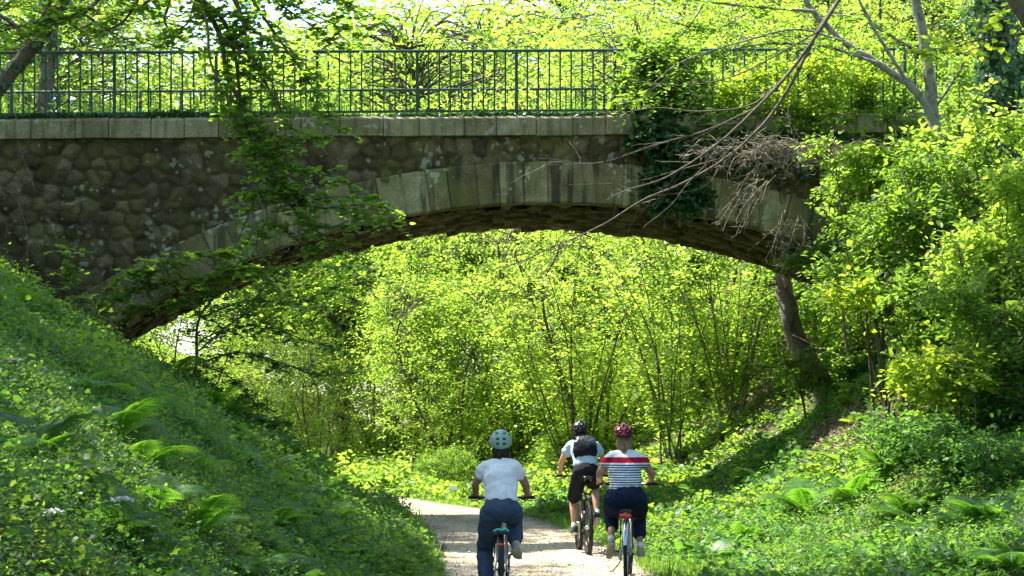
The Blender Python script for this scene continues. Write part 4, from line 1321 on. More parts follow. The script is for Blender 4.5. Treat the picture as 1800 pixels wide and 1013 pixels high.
limb_plant('lime_leaved_tree', b_, [([b_, b_ + [0, 0, 1.6], P(1960, 140, 26.6), P(1880, 80, 26.8), P(1800, 60, 27)], .06, .02), (pp([(1800, 60), (1730, 68), (1670, 85), (1600, 95)], 27), .02, .004), (pp([(1800, 60), (1760, 30), (1700, 60), (1650, 78)], 27), .012, .004)],
           'tree at the right edge with a bough of big lime leaves high in the frame', 'tree', leaf_paths=[1, 2], mat='leaf_lime', per_m=10, tw_len=(.12, .35), leaf=.15, leaves_per=5)

for a in [
    (1545, 350, 32.5, .8, .55, 221, 'leaf_mid', 80, .075, 'shrub just right of the dead twigs hiding the wall'),
    (1670, 430, 29, 1.1, .85, 223, 'leaf_mid', 95, .08, 'dark dense shrub in the heart of the massed shrubs'),
    (1760, 520, 26.5, .8, .7, 224, 'leaf_mid', 70, .075, 'darker shrub under the yellow green one at the right edge'),
    (1720, 740, 25, .7, .5, 226, 'leaf_dark', 70, .065, 'dark shrub above the dead twig at the right'),
    (1690, 200, 33.5, .7, .8, 228, 'leaf_mid', 70, .085, 'shrub between the forked trunk and the ivy clad trunk'),
    (1790, 330, 27, .6, .6, 229, 'leaf_far', 50, .085, 'bright leafy shrub high at the right edge'),
    (1630, 765, 26, .8, .38, 234, 'leaf_dark', 60, .065, 'low dark shrub below the lime yellow sapling'),
    (1765, 845, 22.5, .55, .35, 235, 'leaf_dark', 45, .06, 'low dark shrub at the right edge above the ferns'),
    (1440, 660, 37.5, .6, .35, 236, 'leaf_mid', 34, .07, 'low leafy shrub left of the foot of the leaning trunk'),
    (1520, 690, 36.5, .6, .35, 233, 'leaf_dark', 34, .07, 'low ivy dark shrub at the foot of the leaning trunk'),
]:
    blob('shrub', a[0], a[1], a[2], a[3], a[4], a[5], a[9], 'shrub', a[6], ncl=a[7], leaf=a[8], group=GS)
# fan of bare hazel stems behind the riders
for k_, (bx, by, Yh, lab) in enumerate([(1185, 745, 44, 'fan of bare hazel stems right of the cyclists under the arch'), (1290, 640, 44.5, 'fan of thin stems under the right of the arch'), (1010, 740, 48, 'clump of thin stems behind the black helmet')]):
    b = P(bx, by, Yh); b[2] = zt(b[0], b[1]); r_ = np.random.default_rng(500 + k_); lm = []
    for i in range(9):
        dx = r_.uniform(-260, 170) * (.75 if k_ else 1); tip = P(bx + dx, by - r_.uniform(230, 330), Yh + r_.uniform(-1, 1.5)); mid = b * .5 + tip * .5 + np.array([0, 0, .35]) + r_.normal(0, .12, 3)
        lm.append(([b + r_.normal(0, .12, 3) * [1, 1, 0] - [0, 0, .2], mid, tip], r_.uniform(.016, .034), .008))
    limb_plant('hazel_tree', b, lm, lab, 'tree', mat='leaf_far', bark='mossbark' if k_ < 2 else 'bark', per_m=9, start=.2, leaf=.10, tw_len=(.25, .7), leaves_per=7, sides=5, tpl=T_ROUND)

# growth over the right end of the bridge
def on_bridge(name, u, v, z, ells, seed, ncl, lpc, leaf, mat, label, cat, cr=.22, **kw):
    p = bw_(u, v, z)
    return plant(name, p, seed, ells, ncl, lpc, leaf, cr, mat, label, cat, bark='bark', stems=kw.pop('stems', 3), tr=(.02, .006), br=.008, fan=.5, **kw)


on_bridge('ivy_clump', 2.95, -.05, 5.55, [(0, -.15, .55, .58, .25, .8), (.25, -.15, .1, .42, .22, .45), (-.2, -.12, 1.4, .6, .28, .5)], 301, 150, 56, .085, 'ivy',
          'dark glossy ivy clump hanging over the arch ring at the right', 'ivy', tpl=T_LOBED)
on_bridge('ivy_clump', 5.0, -.05, 6.3, [(0, -.05, .35, 1.5, .35, .5), (-1.2, -.05, .65, .8, .3, .35), (1.2, -.05, -.1, .9, .3, .4)], 302, 150, 56, .08, 'ivy',
          'dark ivy curtain on the wall behind the dead twigs', 'ivy', tpl=T_LOBED)
on_bridge('bramble', 3.4, .1, 7.1, [(0, .1, .25, .95, .5, .4), (1.4, .1, .2, .9, .5, .45)], 303, 95, 56, .075, 'leaf_far',
          'sunlit bramble mound on the coping where the bare branches cross', 'bramble', tpl=T_OVATE)
on_bridge('bramble', 6.0, .0, 7.0, [(0, 0, .25, 1.1, .5, .5), (1.2, .1, 0, .9, .5, .6)], 304, 100, 56, .075, 'leaf_far',
          'bright bramble mound above the dead twigs', 'bramble', tpl=T_OVATE)
on_bridge('bramble', 2.3, .25, 7.4, [(0, -.3, .35, .6, .3, .4), (.7, -.3, .8, .6, .3, .6), (0, -.3, 1.1, .4, .3, .4)], 305, 110, 49, .07, 'leaf_mid',
          'leafy growth climbing the railing at its right part', 'bramble', tpl=T_LOBED)
on_bridge('bramble', 6.8, .3, 7.4, [(0, 0, .6, .9, .5, .7)], 307, 60, 49, .08, 'leaf_mid',
          'leafy growth swallowing the end of the railing', 'bramble', tpl=T_OVATE)
on_bridge('bramble', 3.6, .35, 7.4, [(0, 0, .5, .8, .4, .55)], 308, 45, 49, .08, 'leaf_far',
          'bright leafy stems poking through the railing', 'bramble', tpl=T_OVATE)
on_bridge('bramble', 4.2, -.1, 6.75, [(0, -.1, .1, 1.3, .3, .35), (1.8, -.1, -.2, .9, .3, .4), (-1, -.1, .2, .5, .25, .3)], 309, 90, 49, .075, 'leaf_mid',
          'bramble leaves trailing down over the coping at the right', 'bramble', tpl=T_OVATE)
on_bridge('bramble', 5.1, -.1, 4.55, [(0, -.2, .1, .5, .25, .3), (.8, -.2, .1, .6, .25, .5), (-.3, -.2, -.35, .4, .25, .3), (.3, -.2, -.6, .45, .25, .35)], 310, 80, 49, .08, 'leaf_mid',
          'leafy bramble hanging over the right underside of the arch', 'bramble', tpl=T_OVATE)
on_bridge('bramble', 5.0, .3, 7.4, [(0, -.4, .5, 1.4, .3, .6), (1.2, -.4, .9, .8, .3, .5)], 306, 100, 49, .07, 'leaf_lime',
          'blazing bright leaves against the railing at the right', 'bramble', tpl=T_OVATE)

# dead twig bundles
def dead_twigs(px, py, Y, n, dirs, ln, label, seed):
    r = np.random.default_rng(seed); c = P(px, py, Y)
    root = empty('dead_twigs', c); tag(root, label, 'dead twigs')
    q = Q()
    for i in range(n):
        a = np.array([r.normal(0, dirs[3]), r.normal(0, .12), r.normal(0, .08)])
        d = norm(np.array([dirs[0] + r.normal(0, dirs[2]), r.normal(-.15, .25), dirs[1] + r.normal(0, .3)])); l = ln * r.uniform(.35, 1.15)
        m = 9; t = np.linspace(0, 1, m)[:, None]
        p = a + d * l * t + np.array([0, 0, -.35 * l]) * t ** 2 + np.cumsum(r.normal(0, .012, (m, 3)), 0)
        q.tube(p, np.linspace(.009, .004, m), 4)
        for j in range(r.integers(4, 9)):
            b = p[r.integers(2, m)]; d2 = norm(d + r.normal(0, .65, 3)); l2 = r.uniform(.08, .3)
            tt = np.linspace(0, 1, 4)[:, None]; p2 = b + d2 * l2 * tt + np.cumsum(r.normal(0, .01, (4, 3)), 0)
            q.tube(p2, np.linspace(.006, .0035, 4), 3)
            for k_ in range(2):
                b3 = p2[r.integers(1, 4)]; d3 = norm(d2 + r.normal(0, .8, 3))
                q.tube(b3 + d3 * r.uniform(.03, .1) * np.linspace(0, 1, 3)[:, None], [.0045, .004, .003], 3)
    q.obj('twig', M['deadtwig'], root)


dead_twigs(1400, 258, 33.75, 120, (-.2, -.15, .9, .68), .5, 'grey tangle of dead twigs spilling over the wall', 401)
dead_twigs(1340, 310, 33.5, 14, (-.75, -.6, .2, .12), .85, 'bleached dead twigs reaching left over the arch ring', 402)
dead_twigs(1390, 385, 33.3, 14, (-.3, -.7, .3, .12), .6, 'small bleached twigs hanging below the arch ring', 403)
dead_twigs(1490, 262, 33.5, 9, (.6, -.75, .2, .1), 1.3, 'long pale dead branches arching down to the right', 404)
dead_twigs(1690, 690, 26, 5, (-.6, -.2, .3, .08), .6, 'dead branching twig among the right bank shrubs', 405)

# leaning grey trunk beyond the arch
Yb = 40.6
b = P(1462, 712, Yb); b[2] = zt(b[0], b[1])
limb_plant('leaning_trunk_tree', b, [
    ([b - [0, 0, .2], P(1440, 668, Yb), P(1405, 610, Yb), P(1385, 540, Yb), P(1372, 470, Yb + .2), P(1350, 380, Yb + .6), P(1340, 250, Yb + 1)], .27, .12),
    (pp([(1372, 470), (1330, 420), (1270, 400)], Yb + .2), .06, .02),
    (pp([(1385, 540), (1440, 490), (1500, 470)], Yb + .2), .05, .02),
    (pp([(1392, 590), (1460, 620), (1520, 660), (1570, 690)], Yb - .5), .02, .008),
], 'leaning grey trunk curving up from the sunny bank under the right of the arch', 'tree', leaf_paths=[1, 2, 3], mat='leaf_mid', bark='mossbark',
    per_m=12, leaf=.10, tw_len=(.25, .7), leaves_per=7, sides=12)
# ------------------------------------------------------------------ cyclists
def plain(name, c, rough=.5, metal=0, spec=.5, bump=0, bscale=60, emit=None):
    m, nt, p = newmat(name)
    p.inputs['Base Color'].default_value = (*c, 1); p.inputs['Roughness'].default_value = rough
    p.inputs['Metallic'].default_value = metal; p.inputs['Specular IOR Level'].default_value = spec
    if bump:
        tc = N(nt, 'ShaderNodeTexCoord'); n2 = N(nt, 'ShaderNodeTexNoise'); n2.inputs['Scale'].default_value = bscale; n2.inputs['Detail'].default_value = 3
        L_(nt, tc.outputs['Object'], n2.inputs['Vector']); bp = N(nt, 'ShaderNodeBump'); bp.inputs['Strength'].default_value = bump; bp.inputs['Distance'].default_value = .01
        L_(nt, n2.outputs[0], bp.inputs['Height']); L_(nt, bp.outputs[0], p.inputs['Normal'])
    return m


M['skin'] = noisy('skin', (.36, .19, .12), (.47, .27, .18), scale=9, rough=.5, bump=0, spec=.35)
M['white_cloth'] = noisy('white_cloth', (.74, .76, .76), (.83, .84, .84), scale=5, rough=.9, bump=.35, bscale=11, detail=3, spec=.1, dist=.03)
M['blue_cloth'] = noisy('blue_cloth', (.30, .42, .52), (.42, .54, .62), scale=5, rough=.9, bump=.35, bscale=12, spec=.1, dist=.03)
M['denim'] = noisy('denim', (.034, .055, .095), (.075, .105, .155), scale=7, rough=.9, bump=.35, bscale=16, spec=.1, dist=.02)
M['dark_denim'] = noisy('dark_denim', (.008, .014, .034), (.018, .028, .06), scale=7, rough=.9, bump=.35, bscale=16, spec=.1, dist=.02)
M['black_cloth'] = noisy('black_cloth', (.006, .006, .009), (.014, .014, .018), scale=7, rough=.85, bump=.3, bscale=16, spec=.15, dist=.02)
M['hair_dark'] = noisy('hair_dark', (.012, .008, .006), (.03, .02, .014), scale=40, rough=.5, bump=.6, bscale=80)
M['hair_fair'] = noisy('hair_fair', (.16, .10, .05), (.34, .23, .12), scale=35, rough=.5, bump=.6, bscale=80)
M['mint'] = plain('mint_shell', (.26, .40, .31), .45)
M['black_gloss'] = plain('black_gloss', (.012, .012, .014), .25)
M['red_gloss'] = plain('red_gloss', (.42, .012, .02), .25)
M['black_matt'] = plain('black_matt', (.012, .012, .013), .7)
M['rubber'] = noisy('rubber', (.014, .014, .014), (.045, .042, .036), scale=12, rough=.85, bump=.5, bscale=120, spec=.2)
M['steel'] = plain('steel', (.5, .5, .5), .3, metal=1)
M['silver_paint'] = plain('silver_paint', (.55, .56, .56), .35, metal=.3)
M['white_paint'] = plain('white_paint', (.75, .76, .76), .3)
M['aqua'] = plain('aqua_cloth', (.08, .55, .48), .7)
M['red_lens'] = plain('red_lens', (.55, .01, .01), .15, spec=.8)
M['shoe_tan'] = noisy('shoe_tan', (.30, .26, .18), (.44, .39, .29), scale=9, rough=.8, bump=.2)
M['shoe_dark'] = noisy('shoe_dark', (.015, .016, .02), (.05, .055, .06), scale=14, rough=.7, bump=.2)
M['sole'] = plain('sole', (.42, .38, .30), .8)
M['sock'] = plain('sock', (.72, .74, .76), .9)
M['glossbag'] = noisy('glossbag', (.012, .012, .014), (.05, .05, .055), scale=5, rough=.28, bump=.5, bscale=9, spec=.6, dist=.04)


def striped_mat():
    m, nt, p = newmat('striped_cloth')
    tc = N(nt, 'ShaderNodeTexCoord'); sp = N(nt, 'ShaderNodeSeparateXYZ'); L_(nt, tc.outputs['Object'], sp.inputs[0])
    mr = N(nt, 'ShaderNodeMapRange', i_1=1.0, i_2=1.5); L_(nt, sp.outputs[2], mr.inputs[0])
    white = (.70, .73, .76); navy = (.02, .035, .09); red = (.38, .012, .03)
    # (z-1)/.5 ; stripes of the body, red band, white yoke
    stops = []; z = 1.00
    while z < 1.305:
        stops.append(((z - 1) / .5, navy)); stops.append(((z + .0125 - 1) / .5, white)); z += .0275
    stops = stops[:26]
    stops += [((1.335 - 1) / .5, red), ((1.40 - 1) / .5, white)]
    r = ramp(nt, stops, 'CONSTANT'); L_(nt, mr.outputs[0], r.inputs[0]); L_(nt, r.outputs[0], p.inputs['Base Color'])
    p.inputs['Roughness'].default_value = .9; p.inputs['Specular IOR Level'].default_value = .1
    return m


M['striped'] = striped_mat()


def fuse(name, Vs, mat, parent, voxel=.012, smooth=6, wrinkle=0.0, extra=None, wsize=.07):
    """one continuous skin over overlapping closed lofts"""
    q = Q()
    for f in Vs: f(q)
    V, F = q.get()
    me = bpy.data.meshes.new('tmp'); me.from_pydata(V.tolist(), [], F.tolist()); me.update()
    o = bpy.data.objects.new('tmp', me); COL.objects.link(o)
    m1 = o.modifiers.new('r', 'REMESH'); m1.mode = 'VOXEL'; m1.voxel_size = voxel
    m2 = o.modifiers.new('s', 'SMOOTH'); m2.iterations = smooth; m2.factor = .5
    if wrinkle:
        t = bpy.data.textures.new('w', 'CLOUDS'); t.noise_scale = wsize; t.noise_depth = 1
        m3 = o.modifiers.new('d', 'DISPLACE'); m3.texture = t; m3.strength = wrinkle; m3.mid_level = .32; m3.texture_coords = 'LOCAL'
    dg = bpy.context.evaluated_depsgraph_get(); dg.update()
    me2 = bpy.data.meshes.new_from_object(o.evaluated_get(dg))
    bpy.data.objects.remove(o); bpy.data.meshes.remove(me)
    nv = len(me2.vertices); V = np.empty(nv * 3); me2.vertices.foreach_get('co', V); V = V.reshape(-1, 3)
    Fq = np.array([list(p.vertices) if len(p.vertices) == 4 else list(p.vertices) + [p.vertices[-1]] for p in me2.polygons])
    if extra is not None:
        qe = Q(); extra(qe); Ve, Fe = qe.get(); Fq = np.vstack([Fq, Fe + nv]); V = np.vstack([V, Ve])
    bpy.data.meshes.remove(me2)
    me3 = bpy.data.meshes.new(name); me3.from_pydata(V.tolist(), [], [list(dict.fromkeys(f)) for f in Fq.tolist()]); me3.materials.append(mat)
    me3.polygons.foreach_set('use_smooth', [True] * len(me3.polygons)); me3.update()
    return link(bpy.data.objects.new(name, me3), parent)


def loft(pts, ra, rb=None, n=14, ref=(1, 0, 0)):
    """closed loft; ra half width along ref, rb half depth"""
    p = smooth_path(pts, 6 * (len(pts) - 1) + 1)
    s = np.linspace(0, 1, len(pts)); s2 = np.linspace(0, 1, len(p))
    a = np.interp(s2, s, ra); b = a if rb is None else np.interp(s2, s, rb)
    # rounded ends
    t0 = norm(p[0] - p[1]); t1 = norm(p[-1] - p[-2])
    P2 = np.vstack([p[0] + t0 * min(a[0], b[0]) * .55, p[0] + t0 * min(a[0], b[0]) * .35, p, p[-1] + t1 * min(a[-1], b[-1]) * .35, p[-1] + t1 * min(a[-1], b[-1]) * .55])
    A = np.r_[a[0] * .35, a[0] * .75, a, a[-1] * .75, a[-1] * .35]; B = np.r_[b[0] * .35, b[0] * .75, b, b[-1] * .75, b[-1] * .35]
    return lambda q: q.tube(P2, A, n, caps=True, rad2=B, ref=np.array(ref, float))


def ellipsoid(c, r, nu=20, nv=12, rot=None):
    th = np.linspace(0, np.pi, nv + 1)[1:-1]; ph = np.linspace(0, 2 * np.pi, nu, endpoint=False)
    P_ = np.array([[r[0] * math.sin(t) * math.cos(f), r[1] * math.sin(t) * math.sin(f), r[2] * math.cos(t)] for t in np.r_[1e-3, th, np.pi - 1e-3] for f in ph])
    if rot is not None: P_ = P_ @ np.array(rot).T
    m = nv + 1
    F = [[i * nu + j, i * nu + (j + 1) % nu, (i + 1) * nu + (j + 1) % nu, (i + 1) * nu + j] for i in range(m - 1) for j in range(nu)]
    return lambda q: q.add(P_ + np.array(c), F)


def rotx(a):
    return np.array([[1, 0, 0], [0, math.cos(a), -math.sin(a)], [0, math.sin(a), math.cos(a)]])


def helmet(kind, c, r, tilt, parent):
    """shell as a finely gridded dome with sunken vents"""
    nu, nv = 120, 56
    ph = np.linspace(0, 2 * np.pi, nu + 1)[:-1]; th = np.linspace(.001, R(116 if kind == 'mint' else 100), nv)
    T, F_ = np.meshgrid(th, ph, indexing='ij')
    X = np.sin(T) * np.cos(F_); Y = np.sin(T) * np.sin(F_); Z = np.cos(T)     # back is -Y
    # trim: the rim rises over the ears
    vent = np.zeros_like(X, bool); red = np.zeros_like(X, bool); depth = np.zeros_like(X)
    if kind == 'mint':
        for sx in (-1, 1):
            for (cx, cz, w_, h_) in ((.30, .38, .13, .075), (.30, .02, .13, .07), (.34, .80, .13, .06)):
                vent |= (np.abs(X * sx - cx) < w_) & (np.abs(Z - cz) < h_) & (Y < .25)
            for (cy, cz) in ((.35, .35), (-.2, .6), (.5, .7)):
                vent |= (np.abs(Y - cy) < .12) & (np.abs(Z - cz) < .06) & (X * sx > .3)
        depth = vent * .10
    else:
        # long channels running front to back with slanting ribs
        lat = np.arctan2(X, np.maximum(Z, .02) + .35)
        ch = np.abs(((lat / .36) + .5) % 1 - .5) < .20
        brk = np.sin(Y * 9 + np.abs(X) * 6) > -.35
        vent = ch & brk & (Z > .12)
        vent |= (Y < -.3) & (Z > .0) & (Z < .95) & (np.sin((Z * 1.15 + np.abs(X) * 1.1) * 13) > .55) & (np.abs(X) > .06) & (np.abs(X) < .85)
        depth = vent * .16
        if kind == 'red':
            red = (np.sin((Z * 1.1 + np.abs(X) * 1.1) * 13 + .6) > -.55) & (np.abs(X) < .93) & (Z > .02)
    kx, ky, kz = r
    s = 1 - depth
    bump_ = 1 + (.05 * np.cos(np.clip(np.arctan2(X, Z + .3) * 8, -50, 50)) * (Z > 0) if kind != 'mint' else 0)
    Vv = np.stack([X * kx * s * bump_, Y * ky * s * (1.0 if kind == 'mint' else 1.05), Z * kz * s * bump_], -1)
    # the rim dips at the nape, is higher over the ears
    low = T > R(88)
    Vv[..., 2] += np.where(low, (T - R(88)) * kz * .35 * (np.abs(X) ** 2), 0)
    Vo = Vv.reshape(-1, 3); Vi = (Vv * .9).reshape(-1, 3)
    V = np.vstack([Vo, Vi]) @ rotx(tilt).T + np.array(c)
    ii = np.arange(nv - 1)[:, None] * nu + np.arange(nu)[None]; jj = np.arange(nv - 1)[:, None] * nu + (np.arange(nu)[None] + 1) % nu
    Fo = np.stack([ii, ii + nu, jj + nu, jj], -1).reshape(-1, 4); Fi = np.stack([jj, jj + nu, ii + nu, ii], -1).reshape(-1, 4) + nv * nu
    rim = np.array([[(nv - 1) * nu + j, (nv - 1) * nu + j + nv * nu, (nv - 1) * nu + (j + 1) % nu + nv * nu, (nv - 1) * nu + (j + 1) % nu] for j in range(nu)])
    vm = (vent[:-1] | vent[1:]).reshape(-1) if kind != 'mint' else vent[:-1].reshape(-1)
    mi = np.where(vm, 1, np.where(red[:-1].reshape(-1), 2, 0))
    mi = np.r_[mi, np.ones(len(Fi), int), np.ones(len(rim), int)]
    mats = [M['mint'] if kind == 'mint' else M['black_gloss'], M['black_matt'], M['red_gloss']]
    o = qobj('helmet', V, np.vstack([Fo, Fi, rim]), mats, parent, midx=mi, smooth=(kind != 'mint') or True)
    return o


def hand(w, g, side, q):
    """five fingers closed round the grip at g; w is the wrist"""
    for i in range(4):
        x = g[0] + side * (-.030 + .0205 * i); l = (.92, 1.0, .95, .8)[i]
        p = [[x, g[1] - .028, g[2] + .020], [x, g[1] + .004, g[2] + .033], [x, g[1] + .030 * l, g[2] + .020], [x, g[1] + .034 * l, g[2] - .008], [x, g[1] + .012, g[2] - .026 * l]]
        q.tube(smooth_path(p, 12), np.linspace(.0098, .0078, 12), 8, caps=True)
    p = [[g[0] - side * .030, g[1] - .040, g[2] + .006], [g[0] - side * .052, g[1] - .018, g[2] - .004], [g[0] - side * .050, g[1] + .010, g[2] - .020], [g[0] - side * .036, g[1] + .020, g[2] - .026]]
    q.tube(smooth_path(p, 10), np.linspace(.012, .009, 10), 8, caps=True)


def person(loc, yaw, J, label, shirt, trouser, shoe, hair, helm, hem, sleeve=.55, skinny=1.0, hgirth=1.0, trs='jeans', short_name='shirt'):
    root = empty('person', loc, yaw); tag(root, label, 'person', 'cyclists riding along the path')
    g = lambda k: np.array(J[k], float)
    pel, wa, ch, sh, nk, hd = g('pelvis'), g('waist'), g('chest'), g('shoulders'), g('neck'), g('head')
    sw = J['sw']; hw = J['hw']; ww = J['ww']
    torso = loft([pel, wa, ch, sh - [0, 0, .03], sh + [0, 0, .015]], [hw * .9, ww, (ww + sw) * .51, sw * .80, sw * .42], [.125 * hgirth, .10 * hgirth, .115, .08, .055])
    parts = [torso, loft([sh + [0, 0, -.02], nk, hd - [0, .0, .04]], [.065, .052, .05], [.06, .05, .052]),
             ellipsoid(hd, (.074, .092, .112)), ellipsoid(hd + [0, .045, -.05], (.05, .055, .055)), ellipsoid(hd + [0, .098, -.012], (.014, .022, .026))]
    for s in (-1, 1):
        parts.append(ellipsoid(hd + [s * .077, .0, -.012], (.012, .02, .032)))
        parts.append(ellipsoid(hd + [s * .03, .086, .012], (.014, .01, .010)))
    parts.append(ellipsoid(hd + [0, .092, -.062], (.026, .012, .010)))
    arms = []
    for s, n in ((-1, 'L'), (1, 'R')):
        S = sh + [s * sw * .90, 0, -.045]; E = g('elbow' + n); W = g('wrist' + n); H = g('hand' + n)
        parts.append(loft([S, S * .5 + E * .5 + [s * .008, 0, 0], E, E * .45 + W * .55, W], [.056 * skinny, .049 * skinny, .040 * skinny, .037 * skinny, .026], n=12))
        arms.append((S, E, s))
        pal = (W * .45 + (H + [0, -.03, .02]) * .55)
        parts.append(loft([W, pal, H + [0, -.02, .022]], [.026, .036, .036], [.024, .018, .015], n=12))
    legs = []
    for s, n in ((-1, 'L'), (1, 'R')):
        hp = pel + [s * hw * .48, 0, -.02]; K = g('knee' + n); A = g('ankle' + n)
        gth = J.get('thigh', .082)
        parts.append(loft([hp, hp * .5 + K * .5, K, K * .65 + A * .35 + [0, -.02, 0], A * .8 + K * .2, A], [gth, gth * .85, .055, .056, .038, .035], n=14))
        legs.append((hp, K, A, s, n))

    def fing(q):
        for s, n in ((-1, 'L'), (1, 'R')):
            hand(g('wrist' + n), g('hand' + n), s, q)
    fuse('body', parts, M['skin'], root, .011, 4, extra=fing)
    # shirt
    up = [loft([wa * .8 + pel * .2 + [0, 0, hem], wa, ch, sh - [0, 0, .03], sh + [0, 0, .02]], [ww * 1.0 + .024, ww + .018, (ww + sw) * .51 + .02, sw * .80 + .02, sw * .42 + .015], [.13 * hgirth, .118 * hgirth, .135, .095, .068])]
    for S, E, s in arms:
        e = S * (1 - sleeve) + E * sleeve
        up.append(loft([sh + [s * sw * .35, 0, -.005], S * .8 + sh * .2 + [0, 0, .0], S * .6 + e * .4, e], [.055, .074, .070, .066 * skinny + .006], n=14))
    fuse('shirt', up, M[shirt], root, .011, 3, wrinkle=.032, wsize=.085)
    # trousers
    f0 = J['hemf']; dn = [loft([wa * .55 + pel * .45, pel + [0, 0, .0], pel + [0, .03, -.035]], [ww * .95 + .02, hw + .006, hw * .9], [.125 * hgirth, .15 * hgirth, .11 * hgirth])]
    for hp, K, A, s, n in legs:
        gth = J.get('thigh', .082) + .018; f = f0[n]
        if f <= 1:
            e = hp * (1 - f) + K * f; pts = [hp, hp * .5 + e * .5, e]; rr_ = [gth * 1.05, gth, gth * .88]
        else:
            e = K * (2 - f) + A * (f - 1); w_ = J.get('flare', .062); pts = [hp, hp * .5 + K * .5, K, K * .5 + e * .5, e]; rr_ = [gth * 1.05, gth * .95, .080, .080, max(w_, .07)]; pts[3] = pts[3] + np.array([0, -.018, 0])
        dn.append(loft(pts, rr_, n=16))
    fuse(trs, dn, M[trouser], root, .011, 3, wrinkle=.026, wsize=.08)
    # shoes and socks
    for hp, K, A, s, n in legs:
        ft = J['toe' + n]; d = norm(np.array(ft)); q = Q()
        up_ = norm(A - K) * -1
        loft([A + norm(K - A) * .05, A + [0, 0, .0]], [.042, .042])(q); q.obj('sock', M['sock'], root, smooth=True)
        heel = A + np.array([0, 0, -.055]) - d * .045
        o = fuse('shoe', [loft([A + [0, 0, .005], A * .5 + heel * .5, heel + d * .02], [.042, .042, .04]), loft([heel, heel + d * .08, heel + d * .17, heel + d * .235], [.038, .043, .046, .036], [.044, .05, .036, .024])],
                 M[shoe], root, .009, 3)
        q = Q(); dn_ = norm(np.cross(np.cross(d, [0, 0, -1.0]), d))
        if abs(d[2]) > .99: dn_ = np.array([0, -1.0, 0])
        q.tube(np.array([heel - d * .035 + dn_ * .036, heel + d * .07 + dn_ * .04, heel + d * .18 + dn_ * .034, heel + d * .26 + dn_ * .022]), [.036, .04, .046, .03], 12, caps=True, rad2=[.013, .013, .013, .01], ref=np.array([1., 0, 0]))
        q.obj('sole', M['sole'], o, smooth=True)
    # hair below the helmet
    hq = Q(); r = np.random.default_rng(int(abs(loc[1]) * 10))
    L, wd, dr = J['hair']
    ellipsoid(hd + [0, -.012, .005], (.085, .098, .11))(hq)
    for i in range(70):
        a = r.uniform(-1, 1); b0 = hd + [a * .078, -.075 * math.cos(a * 1.3) - .012, -.02]
        l = L * r.uniform(.7, 1.05)
        p = b0 + np.array([[0, 0, 0], [a * .004, -.012, -.4 * l], [-a * wd, -.02 + r.normal(0, .008), -.8 * l], [-a * wd * 1.2 + r.normal(0, .008), -.012, -l]])
        hq.tube(smooth_path(p, 8), np.linspace(.012, .004, 8), 5, caps=True)
    hq.obj('hair', M[hair], root, smooth=True)
    hk, hr, ht = helm
    helmet(hk, hd + [0, -.004, .030], hr, ht, root)
    return root


def wheel(name, c, rad, tw, root, knobby=False, tan=False):
    hubc = np.array(c, float)
    def ring(R_, r_, r2, n=64, m=10):
        q = Q(); th = np.linspace(0, 2 * np.pi, n, endpoint=False); ph = np.linspace(0, 2 * np.pi, m, endpoint=False)
        T, Pp = np.meshgrid(th, ph, indexing='ij'); rr = R_ + r2 * np.cos(Pp)
        V = np.stack([r_ * np.sin(Pp), rr * np.cos(T), rr * np.sin(T)], -1).reshape(-1, 3)
        F = [[i * m + j, i * m + (j + 1) % m, ((i + 1) % n) * m + (j + 1) % m, ((i + 1) % n) * m + j] for i in range(n) for j in range(m)]
        q.add(V, F); return q
    q = ring(rad - tw * 1.25, .013, .012); o = q.obj('wheel', M['steel'] if not knobby else M['black_gloss'], root, smooth=True); o.location = hubc
    q = ring(rad - tw / 2, tw / 2, tw / 2)
    if knobby:
        for i in range(72):
            a = i / 72 * 2 * np.pi
            for x in (-.45, 0, .45):
                rr = rad - abs(x) * tw * .35; aa = a + (.04 if x == 0 else 0)
                rot = rotx(aa); q.box([x * tw, rr * math.cos(aa), rr * math.sin(aa)], (.006, .004, .008), rot)
    q.obj('tyre', M['rubber'], o, smooth=True)
    q = Q()
    for i in range(28):
        a = i / 28 * 2 * np.pi; s = (1 if i % 2 else -1)
        q.tube(np.array([[s * .03, .02 * math.cos(a + .9 * s), .02 * math.sin(a + .9 * s)], [0, (rad - tw * 1.3) * math.cos(a), (rad - tw * 1.3) * math.sin(a)]]), .0014, 3)
    q.obj('spokes', M['steel'], o)
    q = Q(); q.tube(np.array([[-.06, 0, 0], [-.035, 0, 0], [-.034, 0, 0], [.034, 0, 0], [.035, 0, 0], [.06, 0, 0]]), [.008, .012, .026, .026, .012, .008], 12, caps=True, ref=np.array([0, 0, 1.0]))
    q.obj('hub', M['steel'], o, smooth=True)
    return o


